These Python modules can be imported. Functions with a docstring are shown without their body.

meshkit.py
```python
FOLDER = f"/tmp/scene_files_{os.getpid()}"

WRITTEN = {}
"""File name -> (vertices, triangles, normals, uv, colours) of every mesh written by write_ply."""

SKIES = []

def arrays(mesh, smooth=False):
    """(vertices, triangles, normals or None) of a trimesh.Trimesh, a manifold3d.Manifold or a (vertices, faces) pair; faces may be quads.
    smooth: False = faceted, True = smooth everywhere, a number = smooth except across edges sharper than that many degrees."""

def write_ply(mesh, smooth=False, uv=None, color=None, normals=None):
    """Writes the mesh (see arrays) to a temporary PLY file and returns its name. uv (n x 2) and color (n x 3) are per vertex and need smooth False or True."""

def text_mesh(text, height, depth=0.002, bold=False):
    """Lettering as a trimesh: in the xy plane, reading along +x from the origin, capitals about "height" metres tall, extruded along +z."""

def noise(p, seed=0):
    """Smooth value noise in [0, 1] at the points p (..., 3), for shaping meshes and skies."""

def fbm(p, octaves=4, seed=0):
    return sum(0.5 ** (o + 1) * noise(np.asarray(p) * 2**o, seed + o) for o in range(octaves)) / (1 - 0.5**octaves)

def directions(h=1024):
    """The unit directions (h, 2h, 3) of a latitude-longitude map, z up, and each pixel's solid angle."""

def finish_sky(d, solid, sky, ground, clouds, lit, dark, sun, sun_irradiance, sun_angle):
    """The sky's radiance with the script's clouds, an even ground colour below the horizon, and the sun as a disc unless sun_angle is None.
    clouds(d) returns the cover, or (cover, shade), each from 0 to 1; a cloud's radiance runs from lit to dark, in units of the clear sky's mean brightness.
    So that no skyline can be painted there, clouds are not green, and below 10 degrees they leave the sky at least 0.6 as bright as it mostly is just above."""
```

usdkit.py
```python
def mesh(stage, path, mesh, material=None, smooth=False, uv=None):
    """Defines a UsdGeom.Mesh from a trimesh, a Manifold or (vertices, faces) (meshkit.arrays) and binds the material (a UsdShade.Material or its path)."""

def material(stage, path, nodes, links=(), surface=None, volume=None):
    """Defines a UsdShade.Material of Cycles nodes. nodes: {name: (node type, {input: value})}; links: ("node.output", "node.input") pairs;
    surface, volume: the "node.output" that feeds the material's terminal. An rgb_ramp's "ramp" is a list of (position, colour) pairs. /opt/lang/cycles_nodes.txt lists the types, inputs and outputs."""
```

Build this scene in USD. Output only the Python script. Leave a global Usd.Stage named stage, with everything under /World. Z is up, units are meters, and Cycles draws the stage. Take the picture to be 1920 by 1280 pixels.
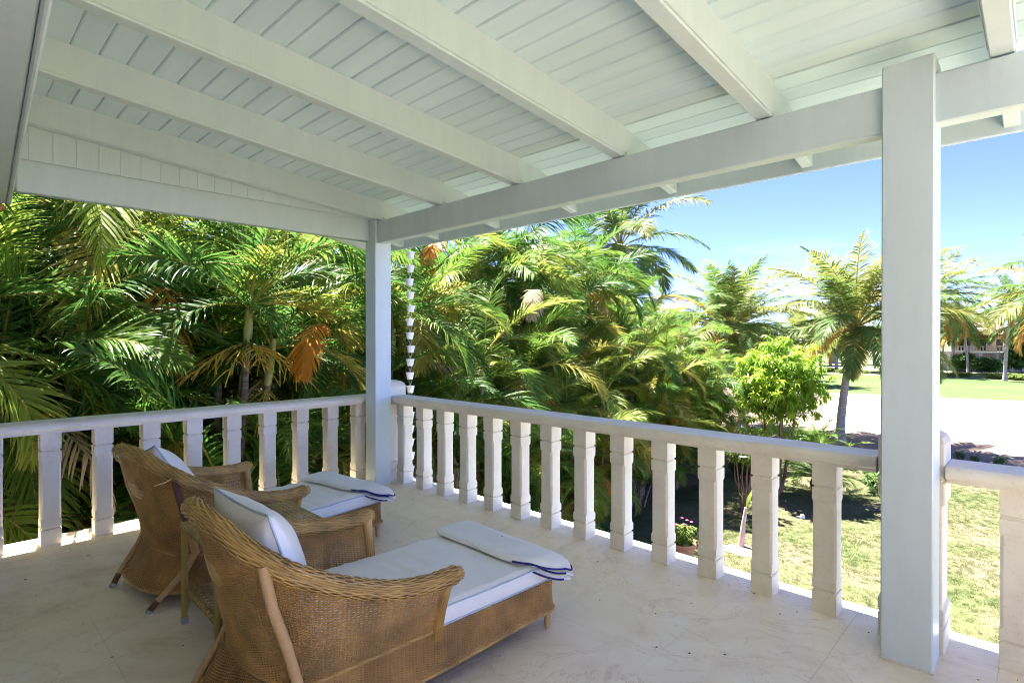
import math, random
import numpy as np
import trimesh
import usdkit, meshkit
from pxr import Usd, UsdGeom, UsdLux, UsdShade, Gf, Sdf, Vt
from scipy.spatial import ConvexHull

stage = Usd.Stage.CreateInMemory()
UsdGeom.SetStageUpAxis(stage, "Z")
UsdGeom.SetStageMetersPerUnit(stage, 1.0)
stage.SetDefaultPrim(UsdGeom.Xform.Define(stage, "/World").GetPrim())
UsdGeom.Scope.Define(stage, "/World/Looks")
PI = math.pi

# ------------------------------------------------------------------ camera, sky, sun
cam = UsdGeom.Camera.Define(stage, "/World/camera")
cam.CreateHorizontalApertureAttr(36.0); cam.CreateVerticalApertureAttr(24.0)
cam.CreateFocalLengthAttr(36.0 * 1045.6 / 1920.0)
cam.CreateClippingRangeAttr(Gf.Vec2f(0.05, 3000.0))
cam.AddTranslateOp().Set(Gf.Vec3d(0, 0, 1.55))
cam.AddRotateXYZOp().Set(Gf.Vec3f(90 - 0.27, 0, 43.985))
cam.CreateExposureAttr(3.5)

SUN_EL = math.radians(68.0)
SUN_AZ = (-0.97, 0.24)                                   # horizontal direction towards the sun
n_ = math.hypot(*SUN_AZ)
SUN = np.array([SUN_AZ[0] / n_ * math.cos(SUN_EL), SUN_AZ[1] / n_ * math.cos(SUN_EL), math.sin(SUN_EL)])
sun = UsdLux.DistantLight.Define(stage, "/World/sun")
sun.CreateIntensityAttr(0.85); sun.CreateAngleAttr(0.53); sun.CreateNormalizeAttr(True)
sun.CreateColorAttr(Gf.Vec3f(1.0, 0.95, 0.87))
zax = SUN; xax = np.cross([0, 0, 1.0], zax); xax /= np.linalg.norm(xax); yax = np.cross(zax, xax)
sun.AddTransformOp().Set(Gf.Matrix4d(*xax, 0, *yax, 0, *zax, 0, 0, 0, 40, 1))
sky_mat = usdkit.material(stage, "/World/Looks/sky_air", {
    "s": ("sky_texture", {"sky_type": "single_scattering", "sun_disc": False, "sun_elevation": float(SUN_EL),
                          "sun_rotation": float(math.atan2(SUN[0], SUN[1])), "altitude": 50.0, "air_density": 0.42,
                          "aerosol_density": 0.0, "ozone_density": 6.0}),
    "tc": ("texture_coordinate", {}),
    "mp": ("mapping", {"scale": (2.2, 2.2, 9.0)}),
    "n": ("noise_texture", {"scale": 1.7, "detail": 7.0, "roughness": 0.58}),
    "r": ("rgb_ramp", {"ramp": [(0.0, (0, 0, 0)), (0.58, (0, 0, 0)), (0.80, (0.3, 0.3, 0.3)), (1.0, (0.4, 0.4, 0.4))]}),
    "mx": ("mix_color", {"blend_type": "mix", "b": (2.4, 2.5, 2.7), "use_clamp": False}),
    "ti": ("mix_color", {"blend_type": "multiply", "fac": 1.0, "b": (0.78, 0.675, 0.92), "use_clamp": False}),
    "b": ("background_shader", {"strength": 0.058})},
    [("tc.generated", "mp.vector"), ("mp.vector", "n.vector"), ("n.fac", "r.fac"), ("r.color", "mx.fac"),
     ("s.color", "ti.a"), ("ti.result", "mx.a"), ("mx.result", "b.color")], surface="b.background")
dome = UsdLux.DomeLight.Define(stage, "/World/sky")
UsdShade.MaterialBindingAPI.Apply(dome.GetPrim()).Bind(sky_mat)
dome.GetPrim().SetCustomDataByKey("kind", "structure")

# ------------------------------------------------------------------ helpers
_names = {}
def numbered(parent, name):
    k = (parent, name); c = _names.get(k, -1) + 1; _names[k] = c
    return f"{parent}/{name}" if c == 0 else f"{parent}/{name}_{c:03d}"

def tag(p, label=None, cat=None, group=None, kind=None):
    for k, v in (("label", label), ("category", cat), ("group", group), ("kind", kind)):
        if v: p.SetCustomDataByKey(k, v)
    return p

def thing(name, label, cat, loc=(0, 0, 0), rz=0.0, group=None, scale=None):
    x = UsdGeom.Xform.Define(stage, numbered("/World", name))
    x.AddTranslateOp().Set(Gf.Vec3d(*map(float, loc))); x.AddRotateZOp().Set(math.degrees(rz))
    s = scale if scale is not None else 1.0
    s = (s, s, s) if np.ndim(s) == 0 else s
    x.AddScaleOp().Set(Gf.Vec3f(*map(float, s)))
    return tag(x.GetPrim(), label, cat, group)

def copy_of(src, label, loc, rz=0.0, scale=1.0, group=None, cat=None):
    base = src.GetName()
    if base[-4:-3] == "_" and base[-3:].isdigit(): base = base[:-4]
    p = thing(base, label, cat or src.GetCustomDataByKey("category"), loc, rz, group, scale)
    p.GetReferences().AddInternalReference(src.GetPath()); p.SetInstanceable(True)
    return p

def part(name, m, mat, parent, smooth=False, uv=None, label=None, kind=None):
    path = numbered(str(parent.GetPath()), name)
    p = usdkit.mesh(stage, path, m, mat, smooth=smooth, uv=uv).GetPrim()
    return tag(p, label, kind=kind)

def single(name, m, mat, label=None, cat=None, group=None, kind=None, smooth=False, uv=None):
    path = numbered("/World", name)
    p = usdkit.mesh(stage, path, m, mat, smooth=smooth, uv=uv).GetPrim()
    return tag(p, label, cat, group, kind)

def cat_m(ms):
    vs, fs, n = [], [], 0
    for v, f in ms:
        vs.append(np.asarray(v, float)); fs.append(np.asarray(f, int) + n); n += len(v)
    return np.vstack(vs), np.vstack(fs)

def tri(q):
    q = np.asarray(q); return np.vstack([q[:, [0, 1, 2]], q[:, [0, 2, 3]]])

def _chamfer_faces():
    s = np.array([[a, b, c] for a in (-1, 1) for b in (-1, 1) for c in (-1, 1)], float)
    v = np.vstack([s * [1, .8, .8], s * [.8, 1, .8], s * [.8, .8, 1]])
    h = ConvexHull(v); f = h.simplices.copy()
    for i, t in enumerate(f):
        n = np.cross(v[t[1]] - v[t[0]], v[t[2]] - v[t[0]])
        if n @ v[t].mean(0) < 0: f[i] = t[::-1]
    return s, f
_S8, _CF = _chamfer_faces()
def box(x0, x1, y0, y1, z0, z1, b=0.004):
    c = np.array([(x0 + x1) / 2, (y0 + y1) / 2, (z0 + z1) / 2]); e = np.array([abs(x1 - x0), abs(y1 - y0), abs(z1 - z0)]) / 2
    b = min(b, e.min() * 0.45)
    v = np.vstack([_S8 * (e - np.array([0, b, b])), _S8 * (e - np.array([b, 0, b])), _S8 * (e - np.array([b, b, 0]))])
    return v + c, _CF
def xf(m, M=None, t=(0, 0, 0), rz=0.0, rx=0.0, ry=0.0, s=1.0):
    v = np.asarray(m[0], float) * s
    for a, ax in ((rx, 0), (ry, 1), (rz, 2)):
        if a:
            c, sn = math.cos(a), math.sin(a); i, j = [(1, 2), (2, 0), (0, 1)][ax]
            w = v.copy(); w[:, i] = c * v[:, i] - sn * v[:, j]; w[:, j] = sn * v[:, i] + c * v[:, j]; v = w
    return v + np.asarray(t, float), m[1]

def frames(P):
    T = np.gradient(P, axis=0); T /= np.maximum(np.linalg.norm(T, axis=1, keepdims=True), 1e-9)
    up = np.array([0, 0, 1.0]) if abs(T[0, 2]) < .9 else np.array([1.0, 0, 0])
    A = np.zeros_like(P); a = np.cross(T[0], up)
    for i in range(len(P)):
        a = a - T[i] * (a @ T[i]); a = a / max(np.linalg.norm(a), 1e-9); A[i] = a
    return T, A, np.cross(T, A)

def tube(P, r, n=8, caps=True, closed=False):
    P = np.asarray(P, float); k = len(P); r = np.broadcast_to(np.asarray(r, float), (k,))
    T, A, B = frames(P)
    if closed:
        T = np.roll(P, -1, 0) - np.roll(P, 1, 0); T /= np.linalg.norm(T, axis=1, keepdims=True)
    a = np.arange(n) / n * 2 * PI
    v = (P[:, None] + r[:, None, None] * (np.cos(a)[None, :, None] * A[:, None] + np.sin(a)[None, :, None] * B[:, None])).reshape(-1, 3)
    i, j = np.meshgrid(np.arange(k if closed else k - 1), np.arange(n), indexing="ij")
    i2 = (i + 1) % k; j2 = (j + 1) % n
    q = np.stack([i * n + j, i * n + j2, i2 * n + j2, i2 * n + j], -1).reshape(-1, 4)
    f = tri(q)
    if caps and not closed:
        v = np.vstack([v, P[0], P[-1]]); c0 = k * n; jj = np.arange(n); j2 = (jj + 1) % n
        f = np.vstack([f, np.stack([np.full(n, c0), j2, jj], 1), np.stack([np.full(n, c0 + 1), (k - 1) * n + jj, (k - 1) * n + j2], 1)])
    return v, f

def lathe(prof, n=20, loc=(0, 0, 0), square=None):
    prof = np.asarray(prof, float); k = len(prof); a = np.arange(n) / n * 2 * PI
    v = np.stack([prof[:, 0][:, None] * np.cos(a), prof[:, 0][:, None] * np.sin(a), np.repeat(prof[:, 1][:, None], n, 1)], -1).reshape(-1, 3)
    i, j = np.meshgrid(np.arange(k - 1), np.arange(n), indexing="ij"); j2 = (j + 1) % n
    return v + np.asarray(loc), tri(np.stack([i * n + j, i * n + j2, (i + 1) * n + j2, (i + 1) * n + j], -1).reshape(-1, 4))

def grid(P):
    """P (a, b, 3) -> mesh"""
    a, b = P.shape[:2]; i, j = np.meshgrid(np.arange(a - 1), np.arange(b - 1), indexing="ij")
    return P.reshape(-1, 3), tri(np.stack([i * b + j, (i + 1) * b + j, (i + 1) * b + j + 1, i * b + j + 1], -1).reshape(-1, 4))

def sheet(poly, z, n=1):
    from shapely.geometry import Polygon
    v, f = trimesh.creation.triangulate_polygon(Polygon(poly), engine="earcut")
    f = np.asarray(f)
    v3 = np.c_[v, np.full(len(v), z)]
    nn = np.cross(v3[f[:, 1]] - v3[f[:, 0]], v3[f[:, 2]] - v3[f[:, 0]])[:, 2]
    f[nn < 0] = f[nn < 0][:, ::-1]
    return v3, f

# ------------------------------------------------------------------ materials
L = "/World/Looks/"
def mat(name, nodes, links, surface="p.BSDF"): return usdkit.material(stage, L + name, nodes, links, surface=surface)

def noisy(name, c1, c2, scale=6.0, rough=0.5, bump=0.0, bscale=80.0, stretch=(1, 1, 1), detail=5.0, spec=0.4, lo=0.35, hi=0.65, bdist=0.01, sheen=0.0, coords="geom"):
    nodes = {"g": ("geometry", {}), "tc": ("texture_coordinate", {}), "m": ("mapping", {"scale": stretch}), "n": ("noise_texture", {"scale": scale, "detail": detail, "roughness": 0.6}),
             "r": ("rgb_ramp", {"ramp": [(lo, c1), (hi, c2)]}),
             "p": ("principled_bsdf", {"roughness": rough, "specular_ior_level": spec, "sheen_weight": sheen})}
    links = [("g.position" if coords == "geom" else "tc.object", "m.vector"), ("m.vector", "n.vector"), ("n.fac", "r.fac"), ("r.color", "p.base_color")]
    if bump:
        nodes |= {"n2": ("noise_texture", {"scale": bscale, "detail": 4.0}), "b": ("bump", {"strength": bump, "distance": bdist})}
        links += [("m.vector", "n2.vector"), ("n2.fac", "b.height"), ("b.normal", "p.normal")]
    return mat(name, nodes, links)

M = {}
M["paint"] = noisy("white_paint", (0.56, 0.635, 0.65), (0.605, 0.675, 0.69), 4.0, 0.38, 0.16, 22.0, stretch=(2.5, 2.5, .5), bdist=0.006, detail=8)
M["board"] = [noisy(f"board_paint_{w}", tuple(q * np.array((0.595, 0.715, 0.765))), tuple(q * np.array((0.65, 0.77, 0.81))), 2.5, 0.42, 0.2, 30.0, stretch=(.25, 3, 3), bdist=0.004, detail=8) for w, q in (("a", 1.0), ("b", .965), ("c", 1.03))]
M["wall"] = noisy("house_plaster", (0.46, 0.45, 0.42), (0.54, 0.53, 0.49), 2.0, 0.8, 0.2, 60.0)
def stone_mat(name, a, b, c, pit=0.5):
    return mat(name, {
        "g": ("geometry", {}), "n1": ("noise_texture", {"scale": 2.3, "detail": 7.0, "roughness": 0.62, "distortion": 0.7}),
        "r1": ("rgb_ramp", {"ramp": [(0.28, a), (0.5, b), (0.72, c)]}),
        "n2": ("noise_texture", {"scale": 46.0, "detail": 4.0, "roughness": 0.7}),
        "r2": ("rgb_ramp", {"ramp": [(0.0, (0.62, 0.58, 0.52)), (0.34, (0.80, 0.77, 0.72)), (0.42, (1, 1, 1)), (1.0, (1, 1, 1))]}),
        "mul": ("mix_color", {"blend_type": "multiply", "fac": pit}),
        "bp": ("bump", {"strength": 0.25, "distance": 0.004}),
        "p": ("principled_bsdf", {"roughness": 0.72, "specular_ior_level": 0.3})},
        [("g.position", "n1.vector"), ("g.position", "n2.vector"), ("n1.fac", "r1.fac"), ("n2.fac", "r2.fac"), ("r1.color", "mul.a"), ("r2.color", "mul.b"),
         ("mul.result", "p.base_color"), ("n2.fac", "bp.height"), ("bp.normal", "p.normal")])
M["stone"] = stone_mat("coral_stone", (0.70, 0.62, 0.48), (0.80, 0.73, 0.60), (0.84, 0.79, 0.68), 0.5)
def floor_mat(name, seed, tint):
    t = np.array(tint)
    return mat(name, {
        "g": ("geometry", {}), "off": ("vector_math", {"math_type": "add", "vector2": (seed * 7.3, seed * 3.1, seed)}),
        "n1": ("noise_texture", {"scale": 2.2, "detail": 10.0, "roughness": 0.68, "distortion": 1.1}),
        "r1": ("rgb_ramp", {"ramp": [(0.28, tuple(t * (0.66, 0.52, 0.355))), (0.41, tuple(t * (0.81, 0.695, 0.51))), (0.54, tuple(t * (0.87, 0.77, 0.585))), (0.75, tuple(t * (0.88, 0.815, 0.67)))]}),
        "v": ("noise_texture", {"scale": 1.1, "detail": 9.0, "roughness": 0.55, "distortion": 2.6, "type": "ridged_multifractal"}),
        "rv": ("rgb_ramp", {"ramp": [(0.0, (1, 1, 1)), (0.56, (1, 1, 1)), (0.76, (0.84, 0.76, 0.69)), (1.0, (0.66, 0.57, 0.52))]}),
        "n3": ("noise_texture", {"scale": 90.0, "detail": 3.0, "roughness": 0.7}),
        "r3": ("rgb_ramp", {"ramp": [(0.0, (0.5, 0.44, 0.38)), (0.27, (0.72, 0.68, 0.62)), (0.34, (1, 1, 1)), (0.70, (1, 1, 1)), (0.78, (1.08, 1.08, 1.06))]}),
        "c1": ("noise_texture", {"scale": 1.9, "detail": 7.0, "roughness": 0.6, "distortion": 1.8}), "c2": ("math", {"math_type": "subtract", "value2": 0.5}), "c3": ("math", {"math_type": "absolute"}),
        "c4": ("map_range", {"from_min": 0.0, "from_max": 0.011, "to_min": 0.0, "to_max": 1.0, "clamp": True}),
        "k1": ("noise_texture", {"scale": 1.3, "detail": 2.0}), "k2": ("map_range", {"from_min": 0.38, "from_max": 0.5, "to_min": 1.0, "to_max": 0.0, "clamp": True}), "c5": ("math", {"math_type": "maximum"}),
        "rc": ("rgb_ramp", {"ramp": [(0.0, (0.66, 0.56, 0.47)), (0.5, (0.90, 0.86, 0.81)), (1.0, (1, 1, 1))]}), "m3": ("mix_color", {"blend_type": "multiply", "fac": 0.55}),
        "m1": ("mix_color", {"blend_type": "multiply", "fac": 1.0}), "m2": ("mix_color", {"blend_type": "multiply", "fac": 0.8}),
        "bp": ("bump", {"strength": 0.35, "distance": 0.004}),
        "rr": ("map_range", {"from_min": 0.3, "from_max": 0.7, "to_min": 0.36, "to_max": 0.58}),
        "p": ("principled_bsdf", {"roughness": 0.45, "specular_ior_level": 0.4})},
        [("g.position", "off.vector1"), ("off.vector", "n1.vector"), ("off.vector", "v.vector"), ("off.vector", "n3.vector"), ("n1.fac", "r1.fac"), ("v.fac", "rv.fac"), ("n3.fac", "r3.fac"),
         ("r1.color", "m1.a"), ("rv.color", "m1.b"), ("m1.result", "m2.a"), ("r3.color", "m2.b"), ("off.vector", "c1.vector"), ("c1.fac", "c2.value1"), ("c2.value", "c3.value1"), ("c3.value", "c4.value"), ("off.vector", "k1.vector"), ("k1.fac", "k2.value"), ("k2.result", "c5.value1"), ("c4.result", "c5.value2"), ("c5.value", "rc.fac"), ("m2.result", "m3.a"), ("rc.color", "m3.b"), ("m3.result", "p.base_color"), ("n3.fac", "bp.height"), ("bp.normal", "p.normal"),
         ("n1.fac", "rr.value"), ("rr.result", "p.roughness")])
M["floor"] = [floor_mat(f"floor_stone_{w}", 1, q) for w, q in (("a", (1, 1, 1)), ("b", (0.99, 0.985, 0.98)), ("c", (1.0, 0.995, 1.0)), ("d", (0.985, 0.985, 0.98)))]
M["grout"] = noisy("floor_grout", (0.74, 0.66, 0.54), (0.80, 0.72, 0.60), 20, 0.8)

def wicker_mat(name, ca, cb, cc):
    return mat(name, {"g": ("geometry", {}), "r": ("rgb_ramp", {"ramp": [(0.0, ca), (0.5, cb), (1.0, cc)]}),
        "n": ("noise_texture", {"scale": 9.0, "detail": 4.0}), "mr": ("map_range", {"from_min": 0.3, "from_max": 0.7, "to_min": 0.62, "to_max": 1.2}),
        "mx": ("mix_color", {"blend_type": "multiply", "fac": 1.0, "use_clamp": False}), "cc": ("combine_color", {}),
        "p": ("principled_bsdf", {"roughness": 0.38, "specular_ior_level": 0.5})},
        [("g.random_per_island", "r.fac"), ("g.position", "n.vector"), ("n.fac", "mr.value"), ("mr.result", "cc.r"), ("mr.result", "cc.g"), ("mr.result", "cc.b"),
         ("r.color", "mx.a"), ("cc.color", "mx.b"), ("mx.result", "p.base_color")])
M["wicker"] = wicker_mat("golden_wicker", (0.42, 0.225, 0.06), (0.62, 0.375, 0.12), (0.74, 0.50, 0.20))
M["wicker_rim"] = wicker_mat("rim_wicker", (0.52, 0.31, 0.09), (0.70, 0.455, 0.155), (0.80, 0.57, 0.24))
M["wicker_table"] = wicker_mat("table_wicker", (0.42, 0.30, 0.13), (0.53, 0.40, 0.20), (0.60, 0.47, 0.26))
M["wrap"] = noisy("wrapped_cane", (0.46, 0.26, 0.10), (0.60, 0.38, 0.18), 10, 0.42, 0.7, 1.0, stretch=(1, 1, 90), bdist=0.004)
M["table_leg"] = noisy("table_cane", (0.31, 0.215, 0.05), (0.40, 0.29, 0.085), 10, 0.38, 0.6, 1.0, stretch=(1, 1, 90), bdist=0.003)
M["dark_wood"] = noisy("dark_wood", (0.06, 0.025, 0.012), (0.13, 0.055, 0.03), 14, 0.45, 0.2, 40, stretch=(3, 3, .5))
M["cap"] = noisy("grey_cap", (0.25, 0.26, 0.27), (0.36, 0.37, 0.38), 20, 0.5)
M["fabric"] = noisy("white_canvas", (0.80, 0.785, 0.735), (0.84, 0.825, 0.78), 5, 0.85, 0.25, 420, bdist=0.002, sheen=0.15)
M["piping"] = noisy("blue_piping", (0.42, 0.52, 0.62), (0.50, 0.60, 0.70), 20, 0.8)
M["towel"] = noisy("towel_cotton", (0.79, 0.785, 0.75), (0.84, 0.835, 0.80), 6, 0.92, 0.5, 300, bdist=0.004, sheen=0.3)
M["navy"] = noisy("navy_trim", (0.012, 0.022, 0.16), (0.02, 0.04, 0.23), 20, 0.8)
M["porcelain"] = noisy("white_cup_metal", (0.74, 0.72, 0.72), (0.82, 0.80, 0.79), 8, 0.4)
M["chain"] = noisy("chain_metal", (0.45, 0.44, 0.42), (0.6, 0.58, 0.55), 8, 0.4)

def leaf_mat(name, base, tip, rach, trans=0.45, rough=0.5, vary=0.5, spec=0.32):
    """colour from the base of a leaflet (u = 0) to its tip (u = 1); the midrib has u = -1; v varies from leaflet to leaflet"""
    b, t, r = map(np.array, (base, tip, rach))
    return mat(name, {
        "uv": ("uvmap", {"attribute": "st"}), "s": ("separate_xyz", {}), "g": ("geometry", {}), "oi": ("object_info", {}),
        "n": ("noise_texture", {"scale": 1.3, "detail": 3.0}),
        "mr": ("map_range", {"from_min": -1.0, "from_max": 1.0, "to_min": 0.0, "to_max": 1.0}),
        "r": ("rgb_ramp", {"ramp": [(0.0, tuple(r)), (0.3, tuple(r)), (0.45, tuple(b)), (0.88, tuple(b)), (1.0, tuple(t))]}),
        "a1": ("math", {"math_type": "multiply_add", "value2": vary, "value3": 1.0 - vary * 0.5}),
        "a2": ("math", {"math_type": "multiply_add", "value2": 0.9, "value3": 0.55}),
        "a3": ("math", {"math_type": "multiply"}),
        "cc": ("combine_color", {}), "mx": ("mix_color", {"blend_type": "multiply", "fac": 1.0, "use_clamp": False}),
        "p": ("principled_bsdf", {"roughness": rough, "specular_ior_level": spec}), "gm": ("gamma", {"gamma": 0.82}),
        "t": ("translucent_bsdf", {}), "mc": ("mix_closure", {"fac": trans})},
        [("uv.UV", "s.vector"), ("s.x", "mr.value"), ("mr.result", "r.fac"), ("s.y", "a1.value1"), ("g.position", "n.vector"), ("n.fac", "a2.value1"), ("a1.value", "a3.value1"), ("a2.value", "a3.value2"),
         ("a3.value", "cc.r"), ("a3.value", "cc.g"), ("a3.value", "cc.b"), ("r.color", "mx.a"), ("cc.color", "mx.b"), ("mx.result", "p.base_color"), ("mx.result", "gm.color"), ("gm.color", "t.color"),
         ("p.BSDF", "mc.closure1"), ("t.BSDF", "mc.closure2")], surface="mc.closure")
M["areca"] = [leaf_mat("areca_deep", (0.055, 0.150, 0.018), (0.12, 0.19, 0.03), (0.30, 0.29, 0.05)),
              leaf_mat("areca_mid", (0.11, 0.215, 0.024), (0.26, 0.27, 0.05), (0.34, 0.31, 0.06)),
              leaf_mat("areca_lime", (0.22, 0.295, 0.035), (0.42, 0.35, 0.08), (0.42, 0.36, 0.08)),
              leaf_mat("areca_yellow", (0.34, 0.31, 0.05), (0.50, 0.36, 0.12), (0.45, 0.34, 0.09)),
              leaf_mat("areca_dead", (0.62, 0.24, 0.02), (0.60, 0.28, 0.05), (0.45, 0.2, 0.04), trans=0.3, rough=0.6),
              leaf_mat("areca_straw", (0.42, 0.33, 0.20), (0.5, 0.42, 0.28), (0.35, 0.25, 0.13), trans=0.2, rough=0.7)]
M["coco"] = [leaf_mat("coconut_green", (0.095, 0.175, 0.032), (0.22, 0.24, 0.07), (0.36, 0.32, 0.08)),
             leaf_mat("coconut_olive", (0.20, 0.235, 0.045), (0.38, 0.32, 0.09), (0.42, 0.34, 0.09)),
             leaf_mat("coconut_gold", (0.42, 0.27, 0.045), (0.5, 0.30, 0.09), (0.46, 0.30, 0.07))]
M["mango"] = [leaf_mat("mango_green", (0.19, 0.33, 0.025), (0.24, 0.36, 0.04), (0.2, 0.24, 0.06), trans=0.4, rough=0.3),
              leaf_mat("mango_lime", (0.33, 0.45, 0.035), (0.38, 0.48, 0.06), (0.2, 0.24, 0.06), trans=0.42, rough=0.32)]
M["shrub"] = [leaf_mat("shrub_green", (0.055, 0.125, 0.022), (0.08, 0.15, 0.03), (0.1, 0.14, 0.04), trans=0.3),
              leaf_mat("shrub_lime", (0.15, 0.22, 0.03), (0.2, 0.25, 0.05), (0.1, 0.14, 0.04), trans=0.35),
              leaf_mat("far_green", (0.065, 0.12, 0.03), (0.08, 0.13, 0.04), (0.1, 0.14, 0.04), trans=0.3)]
M["petal"] = noisy("white_petal", (0.78, 0.76, 0.78), (0.85, 0.83, 0.85), 9, 0.6)
M["pink"] = noisy("pink_petal", (0.6, 0.04, 0.20), (0.72, 0.10, 0.32), 9, 0.6)
M["stem"] = noisy("areca_stem", (0.10, 0.065, 0.04), (0.24, 0.19, 0.11), 2.0, 0.65, 0.5, 1.0, stretch=(1, 1, 12), bdist=0.02)
M["stem_green"] = noisy("areca_crownshaft", (0.24, 0.27, 0.06), (0.42, 0.38, 0.12), 5, 0.4, 0.2, 20, stretch=(2, 2, .4))
M["bark"] = noisy("palm_bark", (0.20, 0.16, 0.125), (0.40, 0.34, 0.28), 3.0, 0.85, 0.8, 1.6, stretch=(1, 1, 8), bdist=0.05)
M["twig"] = noisy("brown_twig", (0.16, 0.075, 0.04), (0.30, 0.16, 0.09), 8, 0.8, 0.4, 40)
M["fibre"] = noisy("palm_fibre", (0.10, 0.055, 0.03), (0.26, 0.15, 0.08), 12, 0.9, 0.6, 60)
M["fruit"] = noisy("orange_fruit_stalk", (0.48, 0.27, 0.03), (0.60, 0.42, 0.07), 5, 0.5)
M["terracotta"] = noisy("terracotta", (0.42, 0.16, 0.075), (0.56, 0.26, 0.14), 8, 0.8, 0.2, 40)
M["soil"] = noisy("soil", (0.10, 0.06, 0.04), (0.20, 0.13, 0.09), 6, 0.95, 0.5, 20)
M["bare"] = noisy("pink_bare_soil", (0.36, 0.23, 0.16), (0.50, 0.34, 0.25), 5, 0.95, 0.4, 20)
M["hose"] = noisy("teal_hose", (0.01, 0.10, 0.11), (0.02, 0.16, 0.17), 8, 0.4)
M["pink_wall"] = noisy("pink_stucco", (0.60, 0.42, 0.33), (0.68, 0.49, 0.40), 1.0, 0.85)
M["cream"] = noisy("cream_trim", (0.66, 0.58, 0.50), (0.74, 0.67, 0.60), 1.0, 0.8)
M["roof_tile"] = noisy("pink_roof_tile", (0.34, 0.19, 0.15), (0.46, 0.28, 0.23), 1.5, 0.85, 0.5, 8.0)
M["dark_glass"] = noisy("dark_window", (0.02, 0.022, 0.025), (0.05, 0.05, 0.055), 0.7, 0.12)
def ground_mat(name, cols, scale, fine, rough=0.95, stretch=(1, 1, 1), bump=0.5, fine_amt=0.55, extra=None):
    return mat(name, {
        "g": ("geometry", {}), "m": ("mapping", {"scale": stretch}), "n": ("noise_texture", {"scale": scale, "detail": 6.0, "roughness": 0.62, "distortion": 0.4}),
        "r": ("rgb_ramp", {"ramp": cols}), "n2": ("noise_texture", {"scale": fine, "detail": 4.0, "roughness": 0.75}),
        "mr": ("map_range", {"from_min": 0.25, "from_max": 0.75, "to_min": 1 - fine_amt, "to_max": 1 + fine_amt}), "cc": ("combine_color", {}),
        "mx": ("mix_color", {"blend_type": "multiply", "fac": 1.0, "use_clamp": False}), "b": ("bump", {"strength": bump, "distance": 0.05}),
        "p": ("principled_bsdf", {"roughness": rough, "specular_ior_level": 0.15})},
        [("g.position", "m.vector"), ("m.vector", "n.vector"), ("n.fac", "r.fac"), ("g.position", "n2.vector"), ("n2.fac", "mr.value"), ("mr.result", "cc.r"), ("mr.result", "cc.g"), ("mr.result", "cc.b"),
         ("r.color", "mx.a"), ("cc.color", "mx.b"), ("mx.result", "p.base_color"), ("n2.fac", "b.height"), ("b.normal", "p.normal")])
M["lawn"] = ground_mat("lawn_soil", [(0.30, (0.062, 0.088, 0.030)), (0.45, (0.096, 0.108, 0.045)), (0.54, (0.133, 0.121, 0.065)), (0.72, (0.16, 0.138, 0.088))], 0.55, 22.0)
M["fairway"] = ground_mat("fairway_grass", [(0.3, (0.05, 0.10, 0.027)), (0.7, (0.085, 0.13, 0.042))], 0.12, 3.0, fine_amt=0.25)
M["ground"] = ground_mat("garden_earth", [(0.3, (0.10, 0.13, 0.06)), (0.7, (0.18, 0.19, 0.10))], 0.2, 3.0)
M["sand"] = ground_mat("pale_sand", [(0.3, (0.185, 0.137, 0.105)), (0.7, (0.245, 0.188, 0.15))], 0.25, 5.0, stretch=(1, .35, 1), fine_amt=0.22, bump=0.5)
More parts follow.
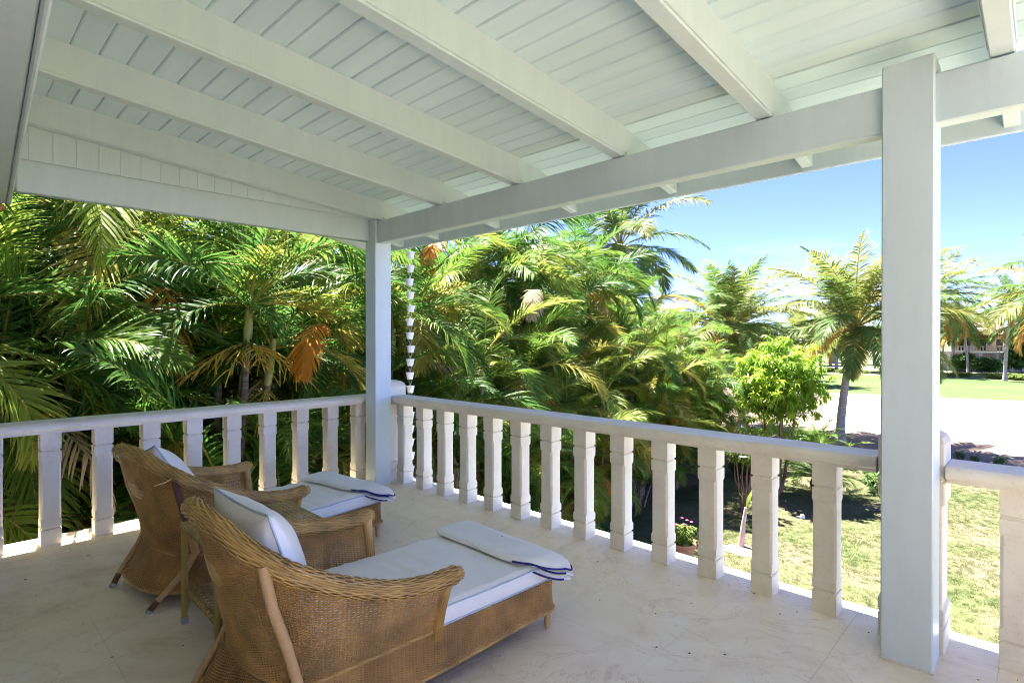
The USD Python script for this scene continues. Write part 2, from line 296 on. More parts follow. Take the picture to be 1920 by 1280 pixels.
M["pave"] = noisy("pale_paving", (0.34, 0.29, 0.25), (0.42, 0.37, 0.33), 1.0, 0.9)
M["blade"] = [leaf_mat("grass_green", (0.075, 0.105, 0.035), (0.112, 0.128, 0.053), (0.2, 0.2, 0.06), trans=0.35, rough=0.6, spec=.2),
              leaf_mat("grass_dry", (0.148, 0.132, 0.074), (0.18, 0.16, 0.098), (0.3, 0.25, 0.1), trans=0.3, rough=0.7, spec=.2)]

# ------------------------------------------------------------------ ground and setting
G = -3.5
def big_sheet(name, z, m, pts, label, cat=None):
    return single(name, sheet(pts, z), m, label, cat, kind="structure")
big_sheet("ground", G, M["ground"], [(-1500, -1500), (1500, -1500), (1500, 1500), (-1500, 1500)], "dark planted earth under and beyond the garden")
def wobble(pts, amp, step, seed):
    r = np.random.default_rng(seed); out = []
    P = [np.array(p, float) for p in pts]
    for a, b in zip(P, P[1:] + P[:1]):
        n = max(1, int(np.linalg.norm(b - a) / step))
        for k in range(n): out.append(a + (b - a) * k / n + r.normal(0, amp, 2) * (k > 0))
    return [tuple(p) for p in out]
big_sheet("lawn", G + .004, M["lawn"], wobble([(-9.0, -25), (60, -25), (60, 33), (2, 30), (-4, 28.8), (-8.5, 27.5), (-9.6, 24), (-9.4, 14), (-8.6, 6)], .12, 1.0, 3), "patchy green and straw coloured garden lawn below the balcony")
big_sheet("sand_area", G + .008, M["sand"], wobble([(-30, 24.5), (-8.8, 27.4), (-4, 29.0), (2, 30.2), (62, 33), (75, 62), (0, 62), (-14, 58.5), (-60, 55)], .25, 1.6, 5), "pale bare sand strip between the lawn and the fairway")
big_sheet("fairway", G + .012, M["fairway"], wobble([(-60, 55.5), (-14, 59), (0, 62.5), (75, 62.5), (90, 92), (-60, 88)], .3, 3.0, 6), "smooth green mown fairway beyond the sand")
big_sheet("garden_path", G + .016, M["pave"], [(-60, 107), (60, 109), (60, 112.5), (-60, 110.5)], "pale path in front of the distant pink house")

# ------------------------------------------------------------------ balcony slab and floor
fl = thing("balcony_floor", "cream coral stone floor of the covered balcony", None); tag(fl, kind="structure")
fl.ClearCustomDataByKey("category")
X0, X1, Y0, Y1 = -5.66, 4.2, -0.62, 3.65
part("slab", box(X0, X1, Y0, Y1, -.35, -.022, .004), M["grout"], fl)
rng = random.Random(4)
T = 0.61; nx = int(math.ceil((X1 - X0) / T)); ny = int(math.ceil((Y1 - Y0) / T))
for j in range(ny):
    yb = Y1 - j * T; ya = max(Y0, yb - T)
    shift = 0.0
    for i in range(nx):
        xa = X0 + i * T; xb = min(X1, xa + T)
        if xb - xa < .05: continue
        g = .0004
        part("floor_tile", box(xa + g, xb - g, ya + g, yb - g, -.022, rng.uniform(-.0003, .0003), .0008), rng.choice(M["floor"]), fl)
drng = np.random.default_rng(77); bits = []
for i in range(90):
    a = drng.uniform(0, 6.28); l = drng.uniform(.004, .012); w = l * drng.uniform(.25, .6); c = np.array([drng.uniform(-5.2, -.1), 3.55 - 3.2 * drng.uniform(0, 1) ** 1.6, .0012]); d = np.array([math.cos(a), math.sin(a), 0]); e = np.array([-math.sin(a), math.cos(a), 0])
    bits.append((np.array([c - d * l, c - e * w, c + d * l, c + e * w, c + [0, 0, .004 * drng.uniform(.5, 1.5)]]), np.array([[0, 1, 4], [1, 2, 4], [2, 3, 4], [3, 0, 4]])))
single("leaf_litter", cat_m(bits), M["dark_wood"], "tiny dark leaf crumbs scattered over the balcony floor", "litter", kind="stuff")
lg = thing("balcony_ledge", "sunlit white cornice ledge just outside the balcony floor", "ledge")
part("ledge_top", box(X0, X1, Y1 + .002, 4.07, -.21, -.13, .012), M["paint"], lg)
part("ledge_moulding", box(X0 - .35, X1, Y1 + .002, 4.00, -.30, -.212, .02), M["paint"], lg)
hs = thing("house_wall", "plastered house wall behind and under the balcony, with an added sky-blocking top", "house")
part("upper_wall", box(-5.35, 9.0, -1.0, -.66, .0, 3.3, .01), M["wall"], hs)  # unseen wall behind the camera, lengthened to the right to shut out sky
part("gable_wall", box(.26, 9.0, -1.0, -.66, 3.302, 6.4, .01), M["wall"], hs)  # added out of view to keep sky light off the post and beam
part("lower_wall", box(-5.3, 4.1, -1.0, 3.4, G, -.352, .01), M["wall"], hs)

# ------------------------------------------------------------------ roof
SL = 0.0879
def rb(y): return 2.791 - SL * (y - 3.2)               # underside of the rafters
def cz(y): return rb(y) + 0.207                         # underside of the ceiling boards
YC = 3.255; ES = 0.19
def ez(y): return cz(YC) - ES * (y - YC)                # underside of the eave boards
rf = thing("veranda_roof", "white painted timber veranda roof with rafters and tongue and groove boards", "roof")
XL, XR = -6.45, .24  # unseen ends shaped for light: right cut short admits sky, left extended shades floor
def vbox(x0, x1, yz, b=.004):
    """a beam along y whose side view is the quad yz = [(y, z)...], counted round; chamfer only along the lower edges"""
    yz = np.array(yz); n = len(yz)
    v = np.vstack([np.c_[np.full(n, x0), yz], np.c_[np.full(n, x1), yz]])
    c = v.mean(0); m = trimesh.convex.convex_hull(v); return np.array(m.vertices), np.array(m.faces)
def sloped(x0, x1, ya, yb, zf, depth, b=.005):
    pts = []
    for y in (ya, yb):
        z = zf(y)
        pts += [(x0, y, z + b), (x1, y, z + b), (x0 + b, y, z), (x1 - b, y, z), (x0, y, z + depth), (x1, y, z + depth)]
    m = trimesh.convex.convex_hull(np.array(pts)); return np.array(m.vertices), np.array(m.faces)
rx_right = [-5.03, -4.04, -3.055, -2.085, -1.12, -.11]
RW = .088
for k, xr in enumerate(rx_right):
    x0, x1 = xr - RW, xr
    bead = [sloped(x0, x1, -.6, 3.268, rb, .21, .006)]
    part("rafter", bead[0], M["paint"], rf)
    # thin bead fixed along the lower edges of the rafter
    part("rafter_bead", cat_m([sloped(x1 + .001, x1 + .007, .2, 3.19, lambda y: rb(y) + .012, .010, .002), sloped(x0 - .007, x0 - .001, .2, 3.19, lambda y: rb(y) + .012, .010, .002)]), M["paint"], rf)
    part("rafter_tail", sloped(xr - .075, xr + .005 - .012, 3.270, 4.015, lambda y: ez(y) - .165, .166, .004), M["paint"], rf)
for xr in (-5.72, -6.38):
    part("rafter_tail", sloped(xr - .09, xr, 3.27, 4.015, lambda y: ez(y) - .165, .166, .004), M["paint"], rf)
# ceiling boards run along x, each its own piece with bevelled joints
BW = .1352; brd = random.Random(7)
y = 3.25; k = 0
while y > -.62:
    ya = y - BW
    g, bv, th = .0014, .0075, .018
    pts = []
    for x in (XL, XR):
        pts += [(x, ya + g, cz(ya + g) + bv), (x, ya + g + bv, cz(ya + g + bv)), (x, y - g - bv, cz(y - g - bv)), (x, y - g, cz(y - g) + bv), (x, ya + g, cz(ya + g) + th), (x, y - g, cz(y - g) + th)]
    m = trimesh.convex.convex_hull(np.array(pts)); part("ceiling_board", (np.array(m.vertices) + [0, 0, brd.uniform(-.0012, .0012)], np.array(m.faces)), brd.choice(M["board"]), rf)
    y = ya; k += 1
y = YC + .003
while y < 4.02:
    yb = min(y + .118, 4.03)
    g, bv, th = .0012, .005, .018
    pts = []
    for x in (XL, XR):
        pts += [(x, y + g, ez(y + g) + bv), (x, y + g + bv, ez(y + g + bv)), (x, yb - g - bv, ez(yb - g - bv)), (x, yb - g, ez(yb - g) + bv), (x, y + g, ez(y + g) + th), (x, yb - g, ez(yb - g) + th)]
    m = trimesh.convex.convex_hull(np.array(pts)); part("eave_board", (np.array(m.vertices), np.array(m.faces)), brd.choice(M["board"]), rf)
    y = yb
part("roof_deck", cat_m([sloped(XL, XR, -1.0, YC, lambda q: cz(q) + .024, .05, .002), sloped(XL, XR, YC, 4.03, lambda q: ez(q) + .024, .05, .002)]), M["roof_tile"], rf)
part("front_beam", box(-5.075, XR, 3.225, 3.315, 2.548, 2.779, .006), M["paint"], rf)
part("fascia", box(XL, XR, 4.017, 4.045, 2.655, 2.93, .005), M["paint"], rf)
part("side_beam", box(-5.29, -5.20, .40, 3.21, 2.583, 2.83, .008), M["paint"], rf)
part("side_fascia", box(XL - .03, XL - .003, -1.0, 4.045, 2.88, 3.30, .005), M["paint"], rf)
# vertical boards closing the gable between side beam and first rafter
y = .325
while y < 3.15:
    yb = min(y + .1345, 3.19)
    z1 = rb(y) + .03
    pts = []
    g, bv = .0006, .0018
    xx = -5.112
    for (q, dx) in ((y + g, -bv), (y + g + bv, 0), (yb - g - bv, 0), (yb - g, -bv), (y + g, -.018), (yb - g, -.018)):
        for z in (2.80, max(2.81, rb(q) + .05)): pts.append((xx + dx - .03, q, z))
    m = trimesh.convex.convex_hull(np.array(pts)); part("gable_board", (np.array(m.vertices), np.array(m.faces)), M["paint"], rf)
    y = yb
# header beam over the doorway, close to the camera
hb = thing("door_header", "grey white timber header over the doorway close overhead at upper left", "beam")
def skew_bar(x0, y0, x1, y1, w, z0, z1, b=.008):
    p = np.array([x0, y0]); q = np.array([x1, y1]); d = (q - p) / np.linalg.norm(q - p); n = np.array([d[1], -d[0]])
    pts = []
    for e in (p, q):
        for (o, z) in ((0, z0 + b), (b, z0), (w - b, z0), (w, z0 + b), (0, z1), (w, z1)):
            c = e + n * o; pts.append((c[0], c[1], z))
    m = trimesh.convex.convex_hull(np.array(pts)); return np.array(m.vertices), np.array(m.faces)
part("header_beam", skew_bar(-5.36, .36, .24, .11, .60, 2.512, 2.80, .01), M["paint"], hb)
part("header_moulding", skew_bar(-5.365, .386, .24, .136, .024, 2.505, 2.545, .008), M["paint"], hb)
part("header_panel", skew_bar(-5.36, .37, .24, .12, .03, 2.802, 3.35, .003), M["paint"], hb)
tl = lathe([(.055, 0), (.06, .03), (.055, .06)], 12)
part("tile_end", xf(cat_m([box(-.03, .03, -.05, .05, 0, .018, .004), box(-.024, .024, -.04, .04, .019, .034, .006)]), t=(-5.40, .31, 2.475)), M["terracotta"], hb)

# ------------------------------------------------------------------ posts and balustrade
def post(x0, x1, y0, y1, z1, label):
    t = thing("veranda_post", label, "post", ((x0 + x1) / 2, (y0 + y1) / 2, 0))
    w, d = (x1 - x0) / 2, (y1 - y0) / 2
    part("shaft", box(-w, w, -d, d, .002, z1, .006), M["paint"], t)
    part("base_sealant", box(-w - .006, w + .006, -d - .006, d + .006, .0008, .007, .002), M["grout"], t)
post(-5.272, -5.08, 3.205, 3.40, 2.84, "white square timber corner post between the two railings")
post(-.592, -.385, 3.195, 3.40, 2.865, "large grey white square timber post at right in front of lawn")

def baluster_mesh(w=.125, h=.845):
    """turned-square coral stone baluster: blocks, V-grooves, and a shaft with stopped chamfers"""
    a = w / 2
    rows = [(0, a, .002), (.118, a, .002), (.124, a - .009, .002), (.131, a - .009, .002), (.137, a, .002), (.185, a, .002), (.193, a - .0015, .008), (.200, a - .002, .0135), (h - .222, a - .002, .0135),
            (h - .215, a - .0015, .008), (h - .207, a, .002), (h - .142, a, .002), (h - .136, a - .009, .002), (h - .129, a - .009, .002), (h - .123, a, .002), (h, a, .002)]
    V = []
    for z, e, c in rows:
        V += [(e, -e + c, z), (e, e - c, z), (e - c, e, z), (-e + c, e, z), (-e, e - c, z), (-e, -e + c, z), (-e + c, -e, z), (e - c, -e, z)]
    V = np.array(V); n = 8; k = len(rows)
    i, j = np.meshgrid(np.arange(k - 1), np.arange(n), indexing="ij"); j2 = (j + 1) % n
    f = tri(np.stack([i * n + j, i * n + j2, (i + 1) * n + j2, (i + 1) * n + j], -1).reshape(-1, 4))
    return V, f
BAL = baluster_mesh()
def rail_mesh(a, b, axis):
    """bullnosed coping: wide slab on a narrower fillet, along x or y from a to b"""
    prof = [(-.118, .868), (-.130, .876), (-.137, .892), (-.137, .906), (-.130, .920), (-.116, .930), (.116, .930), (.130, .920), (.137, .906), (.137, .892), (.130, .876), (.118, .868), (.100, .866), (.098, .846), (-.098, .846), (-.100, .866)]
    p = np.array(prof)
    rows = []
    n = max(2, int(abs(b - a) / .25)); rr = np.random.default_rng(int(abs(a) * 100))
    for s in np.linspace(a, b, n + 1):
        q = p.copy(); q[:, 1] += rr.normal(0, .0007); q[:, 0] += rr.normal(0, .0007)
        rows.append(np.c_[np.full(len(p), s), q] if axis == 0 else np.c_[-q[:, 0], np.full(len(p), s), q[:, 1]])
    m = len(p); V = np.vstack(rows); k = len(rows)
    i, j = np.meshgrid(np.arange(k - 1), np.arange(m), indexing="ij"); j2 = (j + 1) % m
    f = tri(np.stack([i * m + j, (i + 1) * m + j, (i + 1) * m + j2, i * m + j2], -1).reshape(-1, 4))
    caps = [np.array([[0, t + 1, t] for t in range(1, m - 1)]), np.array([[0, t, t + 1] for t in range(1, m - 1)]) + (k - 1) * m]
    return V, np.vstack([f] + caps)
YB = 3.481 + .0625
brng = np.random.default_rng(11)
def balustrade(label, xs, ys, axis, a, b, c):
    t = thing("stone_balustrade", label, "railing")
    rm = rail_mesh(a, b, axis)
    part("handrail", xf(rm, t=(0, c, 0) if axis == 0 else (c, 0, 0)), M["stone"], t, smooth=35)
    for x in xs:
        for y in ys:
            v = BAL[0] * np.array([1 + brng.normal(0, .006), 1 + brng.normal(0, .006), 1.0])
            part("baluster", xf((v, BAL[1]), t=(x, y, .0005), rz=brng.normal(0, .008)), M["stone"], t)
balustrade("long front stone railing between the two posts with thirteen balusters", [-4.972 + i * .3433 - .0625 for i in range(13)], [YB], 0, -5.16, -.655, YB)
balustrade("short front stone railing right of the big post", [-.17 + .0625 + i * .3433 for i in range(13)], [YB], 0, -.365, 4.15, YB)
balustrade("left side stone railing in front of the dark palms", [-5.392 - .0625], [.87 + .0625 + .327 * i for i in range(-4, 8)], 1, -.62, 3.40, -5.392 - .0625)

def pier(x0, x1, y0, y1, label):
    t = thing("stone_pier", label, "pier", ((x0 + x1) / 2, (y0 + y1) / 2, 0))
    w, d = (x1 - x0) / 2, (y1 - y0) / 2
    prof = [(0, 0), (.118, 0), (.124, -.008), (.131, -.008), (.137, 0), (.20, 0), (.215, -.012), (.72, -.012), (.735, 0), (.84, 0), (.846, -.008), (.853, -.008), (.859, 0), (1.03, 0), (1.06, -.012), (1.082, -.04), (1.092, -.08), (1.093, -min(w, d) * .98)]
    V = []
    for z, o in prof:
        a, b, c = w + o, d + o, min(.006, (min(w, d) + o) * .4)
        V += [(a, -b + c, z), (a, b - c, z), (a - c, b, z), (-a + c, b, z), (-a, b - c, z), (-a, -b + c, z), (-a + c, -b, z), (a - c, -b, z)]
    n, k = 8, len(prof); i, j = np.meshgrid(np.arange(k - 1), np.arange(n), indexing="ij"); j2 = (j + 1) % n
    part("pier_stone", (np.array(V), tri(np.stack([i * n + j, i * n + j2, (i + 1) * n + j2, (i + 1) * n + j], -1).reshape(-1, 4))), M["stone"], t)
pier(-.648, -.368, 3.432, 3.66, "cream stone pier behind the big right post")
pier(-5.49, -5.165, 3.425, 3.65, "cream stone corner pier with chamfered top behind the corner post")

# ------------------------------------------------------------------ rain chain
rc = thing("rain_chain", "white cup rain chain hanging from the eave beside the corner post", "rain chain", (-5.74, 4.12, 0))
z = 2.63; k = 0
part("hanger", tube([(0, 0, 2.95), (0, 0, 2.62)], .004, 6), M["chain"], rc)
while z > -.3:
    r0, r1, h = .034, .052, .085
    cup = cat_m([lathe([(.008, 0), (r0, .0), (r0 + .002, .004), (r1, h), (r1 - .004, h), (r0 - .002, .008), (.008, .006)], 14, (0.006 * math.sin(k * 2.1), 0.006 * math.cos(k * 1.7), z - h))])
    part("cup", cup, M["porcelain"], rc, smooth=40)
    for s in (-1, 1):
        zz = np.linspace(z - h, z - .168, 6); a = np.linspace(0, 1, 6)
        part("chain_link", tube(np.c_[s * (.030 - .05 * a * 1.0), np.zeros(6) + s * .01 * np.sin(a * PI), zz], .0028, 5), M["chain"], rc)
    z -= .1665; k += 1
# ------------------------------------------------------------------ wicker furniture
def strands(P, N, B, rn, rb, mask=None, closed=False):
    """many cane strands at once: P, N, B (rows, samples, 3); flat diamond section; mask drops samples"""
    R, n = P.shape[:2]
    V = np.stack([P + rn * N, P + rb * B, P - rn * N, P - rb * B], 2)          # R n 4 3
    idx = np.arange(R * n * 4).reshape(R, n, 4)
    a = idx; b = np.roll(idx, -1, 1)
    if not closed: a, b = a[:, :-1], b[:, :-1]
    q = []
    ok = np.ones((R, n), bool) if mask is None else mask
    good = (ok & np.roll(ok, -1, 1)); good = good if closed else good[:, :-1]
    for k in range(4):
        k2 = (k + 1) % 4
        q.append(np.stack([a[..., k], a[..., k2], b[..., k2], b[..., k]], -1)[good])
    f = tri(np.vstack(q)); V = V.reshape(-1, 3)
    used = np.unique(f); m = np.zeros(len(V), int); m[used] = np.arange(len(used))
    return V[used], m[f]

def unit(v): return v / np.maximum(np.linalg.norm(v, axis=-1, keepdims=True), 1e-9)

def braid(P, r=.007, amp=.006, pitch=.05, n=3, closed=False):
    P = np.asarray(P); T, A, B = frames(P)
    s = np.r_[0, np.cumsum(np.linalg.norm(np.diff(P, axis=0), axis=1))]
    out = []
    for k in range(n):
        ph = 2 * PI * (s / pitch + k / n)
        out.append(tube(P + amp * (np.cos(ph)[:, None] * A + np.sin(ph)[:, None] * B), r, 5))
    return cat_m(out)

def resample(P, n, *others):
    d = np.r_[0, np.cumsum(np.linalg.norm(np.diff(P, axis=0), axis=1))]
    s = np.linspace(0, d[-1], n)
    f = lambda Q: np.stack([np.interp(s, d, Q[:, k]) for k in range(Q.shape[1])], 1)
    return [f(P)] + [f(o) for o in others] + [d[-1]]

def chaise(label, loc, rz, broken, seed):
    t = thing("wicker_chaise", label, "chaise longue", loc, rz)
    ZS = .27
    # plan of rim and seat line, from the right arm round the back to the left arm
    def plan(w_front, w_back, ys, yb, yR, yL, n=60, ex=2.15):
        R = np.c_[np.linspace(w_front, w_back, n), np.linspace(yR, ys, n)]
        a = np.linspace(0, PI, 2 * n)[1:-1]
        C = np.c_[w_back * np.sign(np.cos(a)) * np.abs(np.cos(a)) ** (2 / ex), ys - (ys - yb) * np.abs(np.sin(a)) ** (2 / ex)]
        Lf = np.c_[np.linspace(-w_back, -w_front, n), np.linspace(ys, yL, n)]
        return np.vstack([R, C, Lf])
    rim = plan(.455, .425, .40, 0.10, .97, 1.07); wst = plan(.372, .372, .42, .235, .95, 1.05)
    NU = 620
    rim_r, wst_r, length = resample(rim, NU, wst)
    ty = [.10, .12, .17, .28, .45, .63, .73, .87, 1.0, 1.1]; tz = [.885, .87, .81, .725, .635, .565, .54, .525, .535, .55]
    left = rim_r[:, 0] < 0
    yy = np.where(left & (rim_r[:, 1] > .3), .3 + (rim_r[:, 1] - .3) * .67 / .77, rim_r[:, 1])
    zr = np.interp(yy, ty, tz)
    zr = np.convolve(np.pad(zr, 12, mode="edge"), np.ones(25) / 25, "valid") + np.where(left, .025, 0) * np.clip((rim_r[:, 1] - .3) / .5, 0, 1)
    def surf(z):                                          # z (rows,) -> (rows, NU, 3), fraction
        f = (z[:, None] - ZS) / (zr[None] - ZS - .02)
        g = np.clip(f, 0, 1.05) ** 1.15
        xy = wst_r[None] + (rim_r - wst_r)[None] * g[..., None]
        return np.concatenate([xy, np.broadcast_to(z[:, None, None], (len(z), NU, 1))], -1), f
    def normals(P):
        T = unit(np.gradient(P, axis=1)); N = unit(np.stack([T[..., 1], -T[..., 0], np.zeros(T.shape[:2])], -1)); return N
    z = np.arange(ZS + .004, .95, .0050)
    P, f = surf(z); N = -normals(P)
    s = np.linspace(0, length, NU); stake = .0185
    wave = np.cos(PI * s[None] / stake + PI * np.arange(len(z))[:, None])
    jit = meshkit.noise(np.stack([np.broadcast_to(s * 18, P.shape[:2]), np.broadcast_to(z[:, None] * 160, P.shape[:2]), np.full(P.shape[:2], seed)], -1), seed) - .5
    P2 = P + N * (wave * .0026)[..., None]; P2[..., 2] += jit * .0022
    V = strands(P2, N, np.broadcast_to([0, 0, 1.0], P.shape), .0014, .0026, mask=(f <= 1.0))
    part("shell_weave", V, M["wicker"], t)
    ks = np.arange(stake / 2, length, stake); ki = np.clip((ks / length * (NU - 1)).round().astype(int), 0, NU - 1)
    fr = np.linspace(0, 1, 14)
    SP = []
    for i in ki:
        zz = ZS + fr * (zr[i] - .02 - ZS); xy = wst_r[i] + (rim_r[i] - wst_r[i]) * (fr ** 1.15)[:, None]
        SP.append(np.c_[xy, zz])
    SP = np.array(SP); SN = np.broadcast_to(N[0][ki][:, None], SP.shape); ST = unit(np.gradient(SP, axis=1))
    part("shell_stakes", strands(SP, SN, np.cross(SN, ST), .0024, .0034), M["wicker"], t)
    # band of wide flat weave across the back
    bz = np.array([.60, .622, .644, .666]); BP, bf = surf(bz); BN = -normals(BP)
    bm = (np.abs(s - length / 2)[None] < (.17 - .045 * np.abs(np.arange(4) - 1.5))[:, None])
    part("flat_band", strands(BP + BN * .0042, BN, np.broadcast_to([0, 0, 1.0], BP.shape), .0012, .0085, mask=bm), M["wicker_rim"], t)
    # rolled rim: strands along the path over ribs
    RP = np.c_[rim_r, zr]
    ext = 6
    T_, A_, B_ = frames(RP)
    rp2, L2 = resample(np.vstack([RP[0] - T_[0] * .045, RP, RP[-1] + T_[-1] * .03]), 420)[0], None
    T_, A_, B_ = frames(rp2); ss = np.r_[0, np.cumsum(np.linalg.norm(np.diff(rp2, axis=0), axis=1))]
    rr = .037 * np.clip(np.minimum(ss / .03, (ss[-1] - ss) / .03), .45, 1) ** .5
    nr = 26; ang = np.arange(nr) / nr * 2 * PI
    rad = np.cos(ang)[:, None, None] * A_[None] + np.sin(ang)[:, None, None] * B_[None]
    grp = np.cos(PI * ss[None] / .042 + PI * ((np.arange(nr) // 1) % 2)[:, None])
    pr_ = rp2[None] + rad * (rr[None] + .0030 * grp)[..., None]
    part("rolled_rim", strands(pr_, rad, np.cross(rad, np.broadcast_to(T_, rad.shape)), .0020, .0040), M["wicker_rim"], t)
    part("rim_core", tube(rp2, rr - .0045, 10), M["wicker"], t)
    # skirt round the base
    def skirt(w, yb, wb, yf, flare):
        c = .06
        pts = [(wb * .0, yb)]
        pts = []
        a = np.linspace(-PI / 2, 0, 24); ex = 2.6
        pts += [(wb * np.abs(np.cos(q)) ** (2 / ex), .42 - (.42 - yb) * np.abs(np.sin(q)) ** (2 / ex)) for q in a]
        pts += [(wb + (w - wb) * k, .42 + (1.4 - .42) * k) for k in np.linspace(.05, 1, 20)]
        pts += [(w, q) for q in np.linspace(1.42, yf - c, 8)]
        pts += [(w - c + c * math.cos(q), yf - c + c * math.sin(q)) for q in np.linspace(.1, PI / 2, 8)]
        half = np.array(pts); full = np.vstack([half, half[::-1] * [-1, 1]])
        return np.vstack([full, full[:1]])
    top = skirt(.365, .235, .372, 1.735, 0); bot = skirt(.37, .13, .385, 1.742, 1); mid = skirt(.36, .20, .365, 1.737, 0)
    NS = 760
    top_r, bot_r, mid_r, sl = resample(top, NS, bot, mid)
    zb = .085 + .025 * np.clip((top_r[:, 1] - 1.0) / .7, 0, 1); zt = .268 + .004 * np.sin(top_r[:, 1] * 2)
    fv = np.linspace(.02, .985, 38)
    bez = lambda f: ((1 - f) ** 2)[:, None, None] * bot_r[None] + (2 * f * (1 - f))[:, None, None] * mid_r[None] + (f ** 2)[:, None, None] * top_r[None]
    SPx = np.concatenate([bez(fv), (zb[None] + fv[:, None] * (zt - zb)[None])[..., None]], -1)
    SN = -normals(SPx); s2 = np.linspace(0, sl, NS)
    w2 = np.cos(PI * s2[None] / stake + PI * np.arange(38)[:, None])
    P3 = SPx + SN * (w2 * .0026)[..., None]
    P3[..., 2] += (meshkit.noise(np.stack([np.broadcast_to(s2 * 18, w2.shape), np.broadcast_to(fv[:, None] * 90, w2.shape), np.full(w2.shape, seed + 3.0)], -1), seed) - .5) * .002
    part("base_weave", strands(P3, SN, np.broadcast_to([0, 0, 1.0], P3.shape), .0014, .0026), M["wicker"], t)
    ki = np.arange(0, NS, NS * stake / sl).astype(int)
    part("base_stakes", strands(SPx[:, ki].transpose(1, 0, 2), SN[:, ki].transpose(1, 0, 2), np.broadcast_to(unit(np.gradient(SPx, axis=1))[:, ki].transpose(1, 0, 2), SPx[:, ki].transpose(1, 0, 2).shape), .0024, .0034), M["wicker"], t)
    part("base_lining", grid(np.stack([np.c_[bot_r * .972 + [0, .012], zb + .01], np.c_[mid_r * .965 + [0, .012], (zb + zt) / 2], np.c_[top_r * .965 + [0, .012], zt - .006]], 0)), M["dark_wood"], t)
    part("bottom_braid", braid(np.c_[bot_r * 1.004, zb], .0048, .0045), M["wicker_rim"], t)
    part("seam_braid", braid(np.c_[wst_r * 1.012, np.full(NU, ZS + .004)], .0042, .004), M["wicker_rim"], t)
    part("seat_deck", box(-.355, .355, .30, 1.72, .235, .262, .01), M["dark_wood"], t)
    # arm posts
    for i, sx in ((0, 1), (NU - 1, -1)):
        p0 = np.array([rim_r[i][0] - sx * .008, rim_r[i][1] - .012, zr[i] - .012]); p1 = np.array([wst_r[i][0], wst_r[i][1] - .005, ZS - .035])
        k = np.linspace(0, 1, 14)[:, None]
        path = p0 + (p1 - p0) * k; path[:, 0] -= sx * .012 * np.sin(k[:, 0] * PI)
        part("arm_post", tube(path, .021 + .006 * (1 - k[:, 0]) ** 3, 12), M["wicker_rim"], t, smooth=50)
        part("arm_post_cane", cat_m([tube(path + np.array([math.cos(q), math.sin(q), 0]) * .0225, .0032, 4) for q in np.linspace(0, 2 * PI, 15)[:-1]]), M["wicker"], t)
    # poles and legs
    for sx in (1, -1):
        path = np.array([[sx * .380, .205, .765], [sx * .376, .24, .60], [sx * .370, .29, .45], [sx * .362, .335, .29]])
        if broken and sx == 1:
            part("bare_pole", xf(cat_m([box(-.013, .013, -.019, .019, 0, .31, .006)]), t=(.374, .285, .44), rx=.24, ry=.03), M["dark_wood"], t, label="bare dark wooden pole with its cane wrapping lost")
            coil = cat_m([tube(np.array([[.372 + .012 * math.sin(k) + (.027 - .0012 * k) * math.cos(q), .29 + .003 * k + (.027 - .0012 * k) * math.sin(q), .47 - .014 * k + .010 * math.sin(q * 1.0 + k)] for q in np.linspace(0, 2 * PI, 16)]), .0045, 5) for k in range(9)])
            part("loose_wrapping", coil, M["wrap"], t, label="cane wrapping slipped down in loose loops")
            part("loose_end", tube(np.array([[.39, .19, .76], [.41, .15, .75], [.42, .09, .745]]), .003, 5), M["wrap"], t)
            path = path[2:]
        part("back_pole", tube(np.array([np.interp(np.linspace(0, 1, 16), np.linspace(0, 1, len(path)), path[:, k]) for k in range(3)]).T, .0205, 12), M["wrap"], t, smooth=50)
        lp = np.array([[sx * .362, .332, .30], [sx * .35, .285, .21], [sx * .325, .21, .125], [sx * .300, .155, .06]])
        part("rear_leg", tube(lp, [.019, .019, .018, .017], 10), M["wrap"], t, smooth=50)
        part("leg_end", tube(np.array([lp[-1] + (0, 0, .001), [sx * .280, .12, .012]]), .0172, 10), M["dark_wood"], t, smooth=50)
        part("foot_cap", tube(np.array([[sx * .281, .122, .016], [sx * .276, .112, .0008]]), .019, 10), M["cap"], t, smooth=50)
        part("front_leg", lathe([(.0, .0008), (.014, .0008), (.017, .02), (.020, .08), (.0225, .085), (.0225, .094), (.020, .098), (.021, .15), (0, .15)], 14, (sx * .335, 1.70, 0)), M["wrap"], t, smooth=40)
    return t

